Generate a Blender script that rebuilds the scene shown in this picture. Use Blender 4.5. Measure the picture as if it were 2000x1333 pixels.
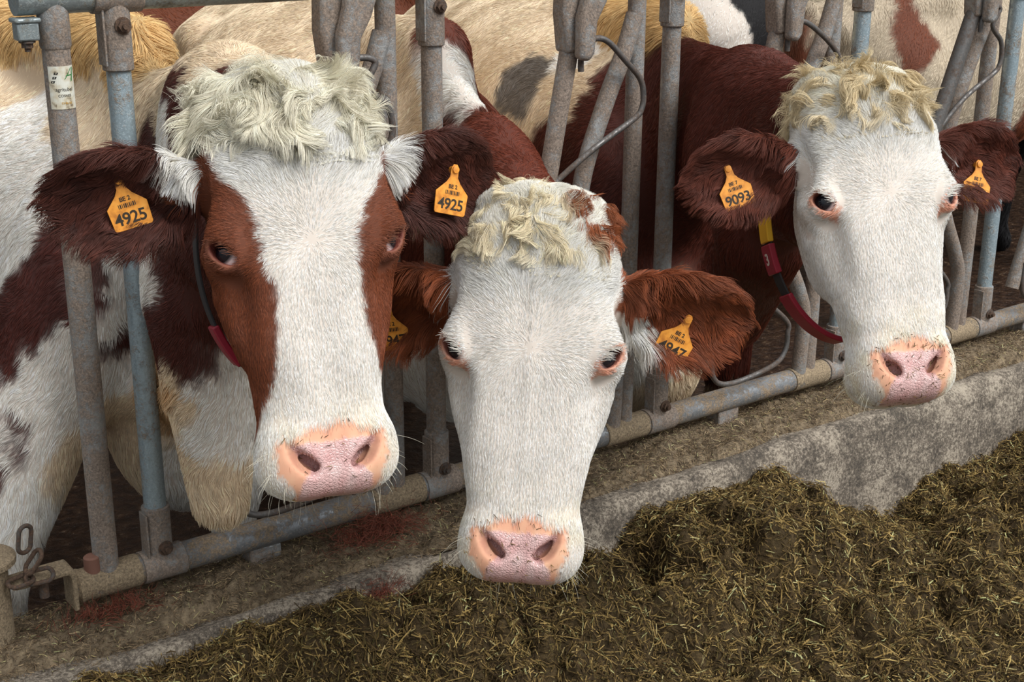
import bpy, bmesh, math, random
import numpy as np
from mathutils import Vector, Matrix

R = math.radians
for _o in list(bpy.data.objects):
    bpy.data.objects.remove(_o, do_unlink=True)
SC = bpy.context.scene
COL = SC.collection

# ------------------------------------------------------------------ camera, light, exposure
cam_d = bpy.data.cameras.new('camera')
cam = bpy.data.objects.new('camera', cam_d)
COL.objects.link(cam)
cam_d.sensor_width = 36.0
cam_d.lens = 49.27
cam_d.clip_start = 0.05
_yaw, _pit, _rol = R(36.4384), R(18.6465), R(0.31405)
_f = Vector((math.sin(_yaw)*math.cos(_pit), math.cos(_yaw)*math.cos(_pit), -math.sin(_pit)))
_r0 = Vector((math.cos(_yaw), -math.sin(_yaw), 0)); _u0 = _r0.cross(_f)
_r = _r0*math.cos(_rol)+_u0*math.sin(_rol); _u = _u0*math.cos(_rol)-_r0*math.sin(_rol)
CAM = Vector((0, -2.38877, 1.7435))
cam.matrix_world = Matrix(((_r.x, _u.x, -_f.x, CAM.x), (_r.y, _u.y, -_f.y, CAM.y), (_r.z, _u.z, -_f.z, CAM.z), (0, 0, 0, 1)))
SC.camera = cam
CAMN = np.array(CAM)

wd = bpy.data.worlds.new('overcast_sky'); SC.world = wd
wd.use_nodes = True
bg = wd.node_tree.nodes['Background']
bg.inputs['Strength'].default_value = 1.06
# bright overcast overhead, dimmer towards the horizon where yard buildings stand
_n = wd.node_tree.nodes; _l = wd.node_tree.links.new
_tc = _n.new('ShaderNodeTexCoord'); _sx = _n.new('ShaderNodeSeparateXYZ'); _cr = _n.new('ShaderNodeValToRGB')
_l(_tc.outputs['Generated'], _sx.inputs[0]); _l(_sx.outputs['Z'], _cr.inputs[0]); _l(_cr.outputs[0], bg.inputs['Color'])
for _e, (_p, _c) in zip([_cr.color_ramp.elements[0], _cr.color_ramp.elements[1], _cr.color_ramp.elements.new(.3)], [(0.0, (.20, .20, .19, 1)), (.75, (.90, .96, 1.02, 1)), (.3, (.52, .56, .60, 1))]):
    _e.position = _p; _e.color = _c
sun_d = bpy.data.lights.new('hazy_sun', 'SUN')
sun_d.energy = 2.75; sun_d.angle = R(28); sun_d.color = (1.0, 0.985, 0.965)
sun = bpy.data.objects.new('hazy_sun', sun_d); COL.objects.link(sun)
sun.rotation_euler = Vector((-0.22, 0.64, -0.74)).to_track_quat('-Z', 'Y').to_euler()
vs = SC.view_settings
vs.view_transform = 'Standard'; vs.look = 'None'; vs.gamma = 1.0; vs.use_curve_mapping = False
vs.exposure = 0.16

rng = np.random.default_rng(7)

# ------------------------------------------------------------------ helpers
def tag(o, label=None, cat=None, group=None, kind=None):
    if label: o['label'] = label
    if cat: o['category'] = cat
    if group: o['group'] = group
    if kind: o['kind'] = kind
    return o

def empty(name, loc=(0, 0, 0), rz=0.0):
    o = bpy.data.objects.new(name, None); COL.objects.link(o)
    o.location = loc; o.rotation_euler = (0, 0, rz); o.empty_display_size = 0.1
    return o

def mesh_np(name, V, F, mat=None, parent=None, smooth=True):
    """V (n,3), F (m,4) or (m,3) arrays -> linked mesh object"""
    me = bpy.data.meshes.new(name)
    V = np.asarray(V, np.float32); F = np.asarray(F, np.int32)
    k = F.shape[1]
    me.vertices.add(len(V)); me.vertices.foreach_set('co', V.ravel())
    me.loops.add(F.size); me.loops.foreach_set('vertex_index', F.ravel())
    me.polygons.add(len(F))
    me.polygons.foreach_set('loop_start', np.arange(0, F.size, k, dtype=np.int32))
    me.polygons.foreach_set('loop_total', np.full(len(F), k, np.int32))
    me.polygons.foreach_set('use_smooth', np.full(len(F), smooth))
    me.update(calc_edges=True)
    if mat: me.materials.append(mat)
    o = bpy.data.objects.new(name, me); COL.objects.link(o)
    if parent: o.parent = parent
    return o

class MB:
    """collects tubes, boxes, prisms into one mesh"""
    def __init__(s): s.v = []; s.f = []; s.n = 0
    def add(s, V, F):
        s.v.append(np.asarray(V, float)); s.f += [tuple(int(i)+s.n for i in q) for q in F]; s.n += len(V)
    def tube(s, pts, r, seg=20, cap=True):
        P = np.asarray(pts, float); n = len(P)
        rr = np.broadcast_to(np.asarray(r, float), (n,))
        T = np.gradient(P, axis=0); T /= np.linalg.norm(T, axis=1)[:, None]
        a = np.array([0, 0, 1.]) if abs(T[0, 2]) < 0.9 else np.array([1., 0, 0])
        V = []
        nrm = a-T[0]*(a@T[0]); nrm /= np.linalg.norm(nrm)
        for i in range(n):
            nrm = nrm-T[i]*(nrm@T[i]); nrm /= np.linalg.norm(nrm)
            b = np.cross(T[i], nrm)
            th = np.linspace(0, 2*np.pi, seg, endpoint=False)
            V.append(P[i]+rr[i]*(np.cos(th)[:, None]*nrm+np.sin(th)[:, None]*b))
        F = []
        for i in range(n-1):
            for j in range(seg):
                k = (j+1) % seg
                F.append((i*seg+j, i*seg+k, (i+1)*seg+k, (i+1)*seg+j))
        if cap:
            F.append(tuple(range(seg-1, -1, -1))); F.append(tuple((n-1)*seg+j for j in range(seg)))
        s.add(np.concatenate(V), F); return s
    def box(s, c, d, rot=None):
        x, y, z = np.asarray(d, float)/2
        V = np.array([(i, j, k) for i in (-x, x) for j in (-y, y) for k in (-z, z)])
        if rot is not None: V = V@np.asarray(rot).T
        s.add(V+np.asarray(c, float), [(0, 1, 3, 2), (4, 6, 7, 5), (0, 4, 5, 1), (2, 3, 7, 6), (0, 2, 6, 4), (1, 5, 7, 3)]); return s
    def prism(s, poly, o, ax, ay, az, t):
        """2-D outline extruded along az by +-t/2"""
        o, ax, ay, az = (np.asarray(q, float) for q in (o, ax, ay, az)); n = len(poly)
        A = np.array([o+ax*p[0]+ay*p[1]-az*t/2 for p in poly]); B = A+az*t
        F = [tuple(range(n-1, -1, -1)), tuple(range(n, 2*n))]+[(i, (i+1) % n, n+(i+1) % n, n+i) for i in range(n)]
        s.add(np.concatenate([A, B]), F); return s
    def build(s, name, mat, parent=None, bevel=0.0, smooth=True, seg=2):
        me = bpy.data.meshes.new(name)
        me.from_pydata(np.concatenate(s.v).tolist(), [], s.f); me.update()
        me.materials.append(mat)
        o = bpy.data.objects.new(name, me); COL.objects.link(o)
        if bevel:
            m = o.modifiers.new('bevel', 'BEVEL'); m.width = bevel; m.segments = seg; m.limit_method = 'ANGLE'; m.angle_limit = R(35)
        if smooth:
            me.polygons.foreach_set('use_smooth', [True]*len(me.polygons))
            me.set_sharp_from_angle(angle=R(40))
        if parent: o.parent = parent
        return o

def bez(pts, n=10, closed=False):
    """Catmull-Rom through the points"""
    P = np.asarray(pts, float); out = []
    m = len(P)
    for i in range(m-1):
        p0, p1, p2, p3 = P[max(i-1, 0)], P[i], P[i+1], P[min(i+2, m-1)]
        for t in np.linspace(0, 1, n, endpoint=False):
            out.append(0.5*((2*p1)+(-p0+p2)*t+(2*p0-5*p1+4*p2-p3)*t*t+(-p0+3*p1-3*p2+p3)*t**3))
    out.append(P[-1]); return np.array(out)

def wnoise(P, freq, seed, n=11):
    """smooth pseudo-random scalar field in about -1..1"""
    g = np.random.default_rng(seed)
    out = np.zeros(len(P))
    for i in range(n):
        k = g.normal(size=3); k /= np.linalg.norm(k); k *= freq*g.uniform(.45, 1.75)
        out += np.sin(P@k*6.283+g.uniform(0, 6.283))
    return out/math.sqrt(n/2)/1.6

def unit(a): return a/np.maximum(np.linalg.norm(a, axis=1, keepdims=True), 1e-9)
def sstep(a, b, x):
    t = np.clip((x-a)/(b-a), 0, 1); return t*t*(3-2*t)

# ------------------------------------------------------------------ materials
def newmat(name):
    m = bpy.data.materials.new(name); m.use_nodes = True
    nt = m.node_tree; b = nt.nodes['Principled BSDF']
    return m, nt, b
def N(nt, typ, **kw):
    n = nt.nodes.new(typ)
    for k, v in kw.items():
        if k.startswith('i_'):
            n.inputs[k[2:].replace('_', ' ')].default_value = v
        else: setattr(n, k, v)
    return n
def ramp(nt, stops):
    r = nt.nodes.new('ShaderNodeValToRGB'); e = r.color_ramp.elements
    while len(e) < len(stops): e.new(0.5)
    for q, (p, c) in zip(e, stops): q.position = p; q.color = (*c, 1)
    return r
def srgb(r, g, b):
    return tuple(((c/255)/12.92 if c/255 <= .04045 else ((c/255+.055)/1.055)**2.4) for c in (r, g, b))

def simple(name, col, rough=.6, metal=0.0):
    m, nt, b = newmat(name)
    b.inputs['Base Color'].default_value = (*col, 1); b.inputs['Roughness'].default_value = rough; b.inputs['Metallic'].default_value = metal
    return m

def steel(name, clean, dirt, amount, bump=.25, scale=1.0):
    """galvanised tube with dried dung and feed crusted on it"""
    m, nt, b = newmat(name); L = nt.links.new
    tc = N(nt, 'ShaderNodeTexCoord')
    mp = N(nt, 'ShaderNodeMapping'); mp.inputs['Scale'].default_value = (scale, scale, scale*.9); L(tc.outputs['Object'], mp.inputs['Vector'])
    n1 = N(nt, 'ShaderNodeTexNoise', i_Scale=12.0, i_Detail=8.0, i_Roughness=.75); L(mp.outputs[0], n1.inputs['Vector'])
    n2 = N(nt, 'ShaderNodeTexNoise', i_Scale=230.0, i_Detail=5.0, i_Roughness=.75); L(mp.outputs[0], n2.inputs['Vector'])
    n3 = N(nt, 'ShaderNodeTexNoise', i_Scale=75.0, i_Detail=6.0, i_Roughness=.8); L(mp.outputs[0], n3.inputs['Vector'])
    ad = N(nt, 'ShaderNodeMath', operation='MULTIPLY_ADD'); L(n3.outputs[0], ad.inputs[0]); ad.inputs[1].default_value = .55; L(n1.outputs[0], ad.inputs[2])
    sc_ = N(nt, 'ShaderNodeMath', operation='MULTIPLY_ADD'); L(n2.outputs[0], sc_.inputs[0]); sc_.inputs[1].default_value = .45; L(ad.outputs[0], sc_.inputs[2])
    th = .5*(1.0+(.5-amount)*.6)
    hv = N(nt, 'ShaderNodeMath', operation='MULTIPLY'); hv.inputs[1].default_value = .5; L(sc_.outputs[0], hv.inputs[0])
    cr = ramp(nt, [(th-.035, (0, 0, 0)), (th+.04, (1, 1, 1))]); L(hv.outputs[0], cr.inputs[0])
    c1 = ramp(nt, [(.3, tuple(x*.72 for x in clean)), (.55, clean), (.75, tuple(min(1, x*1.35) for x in clean))]); L(n2.outputs[0], c1.inputs[0])
    c2 = ramp(nt, [(.32, tuple(x*.45 for x in dirt)), (.5, dirt), (.68, tuple(min(1, x*1.7) for x in dirt))]); L(n2.outputs[0], c2.inputs[0])
    mx = N(nt, 'ShaderNodeMix', data_type='RGBA'); L(cr.outputs[0], mx.inputs['Factor']); L(c1.outputs[0], mx.inputs['A']); L(c2.outputs[0], mx.inputs['B'])
    L(mx.outputs['Result'], b.inputs['Base Color'])
    rr = N(nt, 'ShaderNodeMapRange'); L(cr.outputs[0], rr.inputs[0]); rr.inputs[3].default_value = .42; rr.inputs[4].default_value = .9; L(rr.outputs[0], b.inputs['Roughness'])
    mr = N(nt, 'ShaderNodeMapRange'); L(cr.outputs[0], mr.inputs[0]); mr.inputs[3].default_value = .55; mr.inputs[4].default_value = 0; L(mr.outputs[0], b.inputs['Metallic'])
    hh = N(nt, 'ShaderNodeMath', operation='MULTIPLY'); L(n2.outputs[0], hh.inputs[0]); L(cr.outputs[0], hh.inputs[1])
    bp = N(nt, 'ShaderNodeBump', i_Strength=bump*2, i_Distance=.006); L(hh.outputs[0], bp.inputs['Height']); L(bp.outputs[0], b.inputs['Normal'])
    return m

M_post = steel('dirty_galvanised', (.40, .41, .41), srgb(140, 126, 114), .60)
M_blue = steel('blueish_galvanised', (.43, .54, .60), srgb(136, 124, 110), .40)
M_rail = steel('worn_rail', (.27, .285, .30), srgb(140, 122, 100), .50)
M_railc = steel('crusted_rail', (.34, .34, .33), srgb(158, 140, 114), .82, .4)
M_top = steel('top_rail_steel', (.33, .38, .39), srgb(110, 104, 90), .42)
M_rod = steel('smooth_rod', (.17, .165, .16), srgb(88, 76, 68), .50, .1)
M_bolt = steel('rusty_bolt', (.15, .135, .125), srgb(92, 72, 58), .60)

# ------------------------------------------------------------------ the headlock barrier
ZB, ZT = 0.45, 1.537                    # rail heights
RR = 0.029                              # rail radius
PX = [0.909+0.65*k for k in range(6)]   # upright of each place
bar = empty('headlock_barrier', (0.9, 0, 0))
tag(bar, 'galvanised steel self-locking feed barrier the cows put their heads through', 'feed barrier')
def rel(P): return np.asarray(P, float)-np.array([0.9, 0, 0])
def bpart(mb, name, mat, parent=None, **kw):
    mb.v = [rel(v) if parent is None else v-np.array([0.9, 0, 0]) for v in mb.v]
    o = mb.build(name, mat, bar if parent is None else parent, **kw)
    return o
b_rail = MB().tube([(x, 0, ZB) for x in np.linspace(.735, 4.9, 60)], RR, 28)
bpart(b_rail, 'bottom_rail', M_rail)
t_rail = MB().tube([(x, 0, ZT) for x in np.linspace(.74, 4.9, 30)], RR, 28)
bpart(t_rail, 'top_rail', M_top)
# crusted sleeves on the bottom rail beside every upright
def ring_sleeve(x0, x1, z, r, name, mat):
    bpart(MB().tube([(x0, 0, z), (x0+.001, 0, z), (x1-.001, 0, z), (x1, 0, z)], [r-.003, r, r, r-.003], 28), name, mat)
def hexbolt(c, n, r=.011, h=.009, mb=None):
    mb = mb or MB(); n = np.asarray(n, float); n /= np.linalg.norm(n)
    a = np.cross(n, [0, 0, 1.]); a /= np.linalg.norm(a); b2 = np.cross(n, a)
    pl = [(r*math.cos(t), r*math.sin(t)) for t in np.linspace(0, 2*np.pi, 6, endpoint=False)]
    w = [(r*1.35*math.cos(t), r*1.35*math.sin(t)) for t in np.linspace(0, 2*np.pi, 20, endpoint=False)]
    c = np.asarray(c, float)
    mb.prism(w, c, a, b2, n, .003); mb.prism(pl, c+n*h/2, a, b2, n, h)
    s_ = [(r*.5*math.cos(t), r*.5*math.sin(t)) for t in np.linspace(0, 2*np.pi, 12, endpoint=False)]
    mb.prism(s_, c+n*(h+.003), a, b2, n, .007)
    return mb
def post(x, r=.0215, mat=M_post, clamp=True, zb=ZB, zt=ZT):
    o = bpart(MB().tube([(x, 0, z) for z in np.linspace(zb, zt, 24)], r, 24), 'upright', mat)
    if clamp:
        for z0, z1, zc, nm in ((ZB, ZB+.125, ZB+.042, 'lower_clamp'), (ZT-.13, ZT, ZT-.052, 'upper_clamp')):
            mb = MB().tube([(x, 0, z) for z in (z0, z0+.002, z1-.002, z1)], [r+.004, r+.0055, r+.0055, r+.004], 24)
            mb.tube([(x-.04, 0, ZB if z0 == ZB else ZT), (x+.047, 0, ZB if z0 == ZB else ZT)], RR+.0035, 28)
            # pinched flange behind the tube
            mb.box((x-.027, -.004, (z0+z1)/2), (.004, .034, abs(z1-z0)-.02))
            c = bpart(mb, nm, M_post, o, bevel=.0015)
            hb = hexbolt((x+.004, -(r+.006), zc), (0, -1, 0))
            bpart(hb, 'clamp_bolt', M_bolt, c)
    return o
for i, x in enumerate(PX):
    post(x, mat=M_blue if i in (0, 3, 4) else M_post)
# the fixed double post at the panel's end, with the maker's sticker
first = bpart(MB().tube([(.803, 0, z) for z in np.linspace(ZB, ZT, 24)], .0235, 24), 'end_post', M_post)
bpart(MB().tube([(.803, 0, z) for z in (ZT-.085, ZT-.08, ZT-.005, ZT)], [.0245, .0265, .0265, .025], 24), 'weld_collar', M_post, first)

# ------------------------------------------------------------------ cows: implicit surfaces
def smin(a, b, k):
    h = np.clip(.5+.5*(b-a)/k, 0, 1); return b+(a-b)*h-k*h*(1-h)
def smax(a, b, k): return -smin(-a, -b, k)
def d_ell(P, c, r):
    q = (P-np.asarray(c))/np.asarray(r); k0 = np.linalg.norm(q, axis=1); k1 = np.linalg.norm(q/np.asarray(r), axis=1)
    return k0*(k0-1)/np.maximum(k1, 1e-6)
def d_cap(P, a, b, r1, r2, sx=None):
    a = np.asarray(a, float); b = np.asarray(b, float)
    if sx is not None:
        s = np.array([1/sx, 1, 1]); P = P*s; a = a*s; b = b*s
    ab = b-a; t = np.clip((P-a)@ab/(ab@ab), 0, 1)
    return (np.linalg.norm(P-a-t[:, None]*ab, axis=1)-(r1+(r2-r1)*t))*(1 if sx is None else min(1, sx))
_U = np.linspace(-.2, .75, 951)
def tab(us, vals, s=.010):
    d = np.interp(_U, us, vals); k = np.exp(-.5*(np.arange(-40, 41)*.001/s)**2); k /= k.sum()
    return np.convolve(np.pad(d, 40, mode='edge'), k, 'valid')
T_h = tab([-.05, 0, .04, .08, .13, .18, .215, .26, .31, .36, .41, .45, .48, .51, .54, .57],
          [.088, .104, .115, .123, .130, .133, .132, .123, .112, .101, .093, .089, .093, .098, .097, .090])
T_f = tab([-.05, 0, .04, .08, .13, .18, .215, .26, .31, .36, .41, .45, .48, .51, .54, .57],
          [-.045, -.018, .002, .012, .016, .014, .012, .010, .008, .006, .003, .001, .001, -.002, -.012, -.03])
T_b = tab([-.05, 0, .05, .09, .13, .18, .22, .27, .31, .36, .41, .45, .49, .53, .57],
          [-.15, -.16, -.18, -.19, -.20, -.212, -.218, -.216, -.20, -.172, -.150, -.140, -.137, -.132, -.12])
T_c = tab([-.05, 0, .08, .18, .26, .36, .45, .52, .57], [-.09, -.085, -.06, -.048, -.05, -.055, -.06, -.062, -.065])
T_n = tab([-.05, 0, .08, .2, .3, .4, .48, .57], [2.2, 2.3, 2.7, 2.9, 2.6, 2.5, 2.8, 2.8])
def d_headbase(P):
    u, v, w = P[:, 0], np.abs(P[:, 1]), P[:, 2]
    uc = np.clip(u, -.005, .515)
    I = lambda T: np.interp(uc, _U, T)
    h, f, b, c, n = I(T_h), I(T_f), I(T_b), I(T_c), I(T_n)
    dw = w-c
    ext = np.where(dw > 0, f-c, c-b); nn = np.where(dw > 0, n, 2.0+.25*sstep(.40, .48, uc))
    du = np.where(u > .515, (u-.515)/.052, np.where(u < -.005, (-.005-u)/.045, 0))
    q = ((v/h)**nn+np.abs(dw/ext)**nn+np.abs(du)**2.3)**(1/nn)
    rho = np.sqrt(v*v+dw*dw+(u-uc)**2)+1e-6
    d = rho-rho/np.maximum(q, 1e-3)
    return d
EYE_C = np.array([.214, .1065, -.0225]); EYE_R = .0222
_en = np.array([-.03, .66, .75]); EYE_N = _en/np.linalg.norm(_en)
# canthus axis: runs from the outer corner down to the inner corner
_ea = np.array([.62, -.42, .66]); _ea -= EYE_N*(_ea@EYE_N); EYE_A = _ea/np.linalg.norm(_ea)
EYE_B = np.cross(EYE_N, EYE_A)
if EYE_B[0] > 0: EYE_B = -EYE_B        # points up the face (towards the poll)
NOS = [(.482, .061), (.495, .058), (.509, .047), (.522, .032)]
def d_muzzle(S):
    d = d_headbase(S)
    d = smin(d, d_ell(S, (.505, .050, -.050), (.050, .046, .046)), .03)
    return d
_nos = []
for (a_, b_), r_ in zip(bez([(p[0], p[1], 0) for p in NOS], 3)[:, :2], np.interp(np.linspace(0, 1, 10), [0, .35, .75, 1], [.004, .0095, .0135, .0105])):
    ws = np.linspace(.05, -.06, 400); q_ = np.stack([np.full(400, a_), np.full(400, b_), ws], 1)
    w_ = ws[np.argmax(d_muzzle(q_) < 0)]
    _nos.append(((a_, b_, w_), r_))
def nostril(S):
    o = None
    for ((a0, b0, w0), r0), ((a1, b1, w1), r1) in zip(_nos[:-1], _nos[1:]):
        for k in (0, 1):
            # shallow groove, then a deeper pocket that leans to the middle
            dz, sh = (.001, 0) if k == 0 else (-.018, -.010)
            q = d_cap(S, (a0, b0+sh, w0+dz), (a1, b1+sh, w1+dz), r0*(1 if k == 0 else .85), r1*(1 if k == 0 else .85))
            o = q if o is None else np.minimum(o, q)
    return o
def muzzle_warp(q, mz):
    q = q.copy(); q[:, 1] /= 1+(mz-1)*sstep(.40, .49, q[:, 0]); return q
def d_head(P, opt):
    """head without ears, head coordinates (u to the muzzle, v to the cow's left, w out of the face)"""
    S = P.copy(); S[:, 1] = np.abs(S[:, 1])
    d = d_headbase(P)
    d = smin(d, d_ell(S, (.200, .112, -.048), (.050, .031, .036)), .03)            # orbit
    d = smin(d, d_cap(S, (.165, .112, -.028), (.196, .118, -.014), .016, .014), .022)   # brow
    d = smin(d, d_cap(S, (.245, .105, -.055), (.235, .075, -.02), .014, .012), .02)    # lower orbit rim
    d = smin(d, d_ell(S, (.255, .062, -.135), (.10, .040, .085)), .04)             # cheek muscle
    d = smin(d, d_cap(S, (.27, .104, -.072), (.35, .088, -.068), .019, .013), .022)  # facial crest
    d = smin(d, d_ell(S, (.022, 0, -.06), (.055, .085, .06)), .04)                 # poll
    d = smin(d, d_ell(S, (.505, .050, -.050), (.050, .046, .046)), .03)            # nostril wing
    d = smin(d, d_ell(S, (.525, .03, -.10), (.04, .055, .045)), .03)               # chin
    # temple hollow above the eye, hollow along the nose
    d = smax(d, -d_ell(S, (.145, .142, -.045), (.045, .022, .035)), .03)
    d = smax(d, -d_ell(S, (.30, .116, -.010), (.08, .026, .030)), .025)
    # nostrils: a comma-shaped slit that runs down and inwards
    d = smax(d, -nostril(S), .006)
    # mouth line
    d = smax(d, -d_cap(S, (.44, .10, -.105), (.545, .085, -.085), .004, .004), .006)
    # bone and muscle under the skin
    d = d+.0030*wnoise(S*np.array([.55, 1.3, 1])+opt.get('seed', 0), 8, 401)*sstep(.47, .40, P[:, 0])
    # eye opening (almond) in the lids
    q = S-EYE_C
    x, y, z = q@EYE_A, q@EYE_B, q@EYE_N
    lid = np.sqrt(x*x+y*y+(z-.004)**2)-(EYE_R+.0045)
    d = smin(d, lid, .010)
    op = opt.get('eye_open', 1.0)
    alm = np.hypot(x/.0205, (y-.0015+.0012*(x/.0205)**2)/(.0134*op))
    alm = (alm-1)*.0125
    d = smax(d, -np.maximum(alm, .002-z), .0025)
    return d
def ear_frame(e):
    A = np.array(e['dir'], float); A /= np.linalg.norm(A)
    C = np.array(e['nrm'], float); C -= A*(C@A); C /= np.linalg.norm(C)
    return np.array(e['base'], float), A, np.cross(C, A), C
_EA = np.linspace(0, 1, 101)
_EH = np.interp(_EA, [0, .12, .3, .5, .7, .85, .95, 1.0], [.30, .55, .86, 1.0, .93, .68, .36, .0])
_EH = np.convolve(np.pad(_EH, 4, mode='edge'), np.ones(9)/9, 'valid')
def ear_local(P, e):
    o, A, B, C = ear_frame(e); q = P-o
    return q@A, q@B, q@C
def d_ear(P, e):
    a, b, c = ear_local(P, e); L, Wd = e.get('len', .2), e.get('wid', .062)
    s = np.clip(a/L, 0, 1); hw = np.interp(s, _EA, _EH)*Wd+.002
    c0 = e.get('cup', .030)*((b/Wd)**2-.35)*sstep(.0, .3, s)*(1-.35*s)+e.get('bend', -.02)*s*s-e.get('fold', .0)*np.maximum(0, -b/Wd)**2
    db = np.hypot(np.maximum(np.abs(b)-hw, 0), np.maximum(np.maximum(-a, a-L), 0))
    th = .0085*(1-.4*s)+.008*(1-sstep(0, .25, s))
    dd = np.hypot(db, np.maximum(np.abs(c-c0)*.8-th*.4, 0))-th*.55
    return dd
def build_implicit(fn, ax, margin):
    xs, ys, zs = ax
    n = [len(xs), len(ys), len(zs)]; nb = [(m-1)//8 for m in n]
    cx, cy, cz = (a[4:-1:8][:k] for a, k in zip(ax, nb))
    hx, hy, hz = (a[8::8][:k]-a[0:-8:8][:k] for a, k in zip(ax, nb))
    G = np.stack(np.meshgrid(cx, cy, cz, indexing='ij'), -1).reshape(-1, 3)
    H = np.stack(np.meshgrid(hx, hy, hz, indexing='ij'), -1).reshape(-1, 3)
    f = np.concatenate([fn(G[i:i+200000]) for i in range(0, len(G), 200000)])
    act = np.abs(f) < .5*np.linalg.norm(H, axis=1)*margin+.012
    Fd = np.repeat(np.repeat(np.repeat(f.reshape(nb).astype(np.float32), 8, 0), 8, 1), 8, 2)
    Fd = np.pad(Fd, ((0, n[0]-Fd.shape[0]), (0, n[1]-Fd.shape[1]), (0, n[2]-Fd.shape[2])), mode='edge')
    ids = np.argwhere(act.reshape(nb))
    o = np.stack(np.meshgrid(*[np.arange(8)]*3, indexing='ij'), -1).reshape(-1, 3)
    for i in range(0, len(ids), 500):
        I = (ids[i:i+500, None, :]*8+o[None]).reshape(-1, 3)
        Pt = np.stack([xs[I[:, 0]], ys[I[:, 1]], zs[I[:, 2]]], -1)
        Fd[I[:, 0], I[:, 1], I[:, 2]] = fn(Pt)
    s = Fd < 0
    cnt = np.zeros(tuple(m-1 for m in n), np.uint8)
    for a in (0, 1):
        for b in (0, 1):
            for c in (0, 1):
                cnt += s[a:n[0]-1+a, b:n[1]-1+b, c:n[2]-1+c]
    cells = np.argwhere((cnt > 0) & (cnt < 8))
    idx = -np.ones(cnt.shape, np.int32); idx[cells[:, 0], cells[:, 1], cells[:, 2]] = np.arange(len(cells))
    acc = np.zeros((len(cells), 3)); w = np.zeros(len(cells))
    co = [(a, b, c) for a in (0, 1) for b in (0, 1) for c in (0, 1)]
    for p in range(8):
        for q in range(p+1, 8):
            d = np.array(co[q])-np.array(co[p])
            if np.abs(d).sum() != 1: continue
            i0 = cells+np.array(co[p]); i1 = cells+np.array(co[q])
            f0 = Fd[i0[:, 0], i0[:, 1], i0[:, 2]]; f1 = Fd[i1[:, 0], i1[:, 1], i1[:, 2]]
            m = (f0 < 0) != (f1 < 0)
            t = np.where(m, f0/np.where(m, f0-f1, 1), 0)[:, None]
            P0 = np.stack([xs[i0[:, 0]], ys[i0[:, 1]], zs[i0[:, 2]]], -1); P1 = np.stack([xs[i1[:, 0]], ys[i1[:, 1]], zs[i1[:, 2]]], -1)
            acc += np.where(m[:, None], P0+t*(P1-P0), 0); w += m
    V = acc/w[:, None]
    faces = []
    for axs in range(3):
        sl0 = [slice(1, -1)]*3; sl1 = [slice(1, -1)]*3
        sl0[axs] = slice(0, -1); sl1[axs] = slice(1, None)
        a0 = s[tuple(sl0)]; a1 = s[tuple(sl1)]
        E = np.argwhere(a0 != a1)
        if not len(E): continue
        flip = a0[E[:, 0], E[:, 1], E[:, 2]]
        E = E+1; E[:, axs] -= 1
        o1 = [0, 0, 0]; o2 = [0, 0, 0]; o1[(axs+1) % 3] = 1; o2[(axs+2) % 3] = 1
        o1 = np.array(o1); o2 = np.array(o2)
        g = lambda K: idx[K[:, 0], K[:, 1], K[:, 2]]
        q = np.stack([g(E-o1-o2), g(E-o2), g(E), g(E-o1)], -1)
        q = np.where(flip[:, None], q, q[:, ::-1])
        q = q[(q >= 0).all(1)]
        faces.append(q)
    return V, np.concatenate(faces)
def axis(lo, hi, flo, fhi, hf, hc):
    a = [flo]
    n = int(round((fhi-flo)/hf)); fine = flo+hf*np.arange(n+1)
    left = []; x = flo; h = hf
    while x > lo: h = min(h*1.12, hc); x -= h; left.append(x)
    right = []; x = fine[-1]; h = hf
    while x < hi: h = min(h*1.12, hc); x += h; right.append(x)
    while (len(left)+len(fine)+len(right)-1) % 8: x += h; right.append(x)
    return np.array(left[::-1]+list(fine)+right)

def head_matrix(az, el, roll):
    a, e, q = R(az), R(el), R(roll)
    W = np.array([-math.sin(a)*math.cos(e), -math.cos(a)*math.cos(e), math.sin(e)])
    V0 = np.array([math.cos(a), -math.sin(a), 0]); U0 = np.cross(V0, W)
    U = U0*math.cos(q)+V0*math.sin(q); V = V0*math.cos(q)-U0*math.sin(q)
    return np.stack([U, V, W], 1)       # columns

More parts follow.
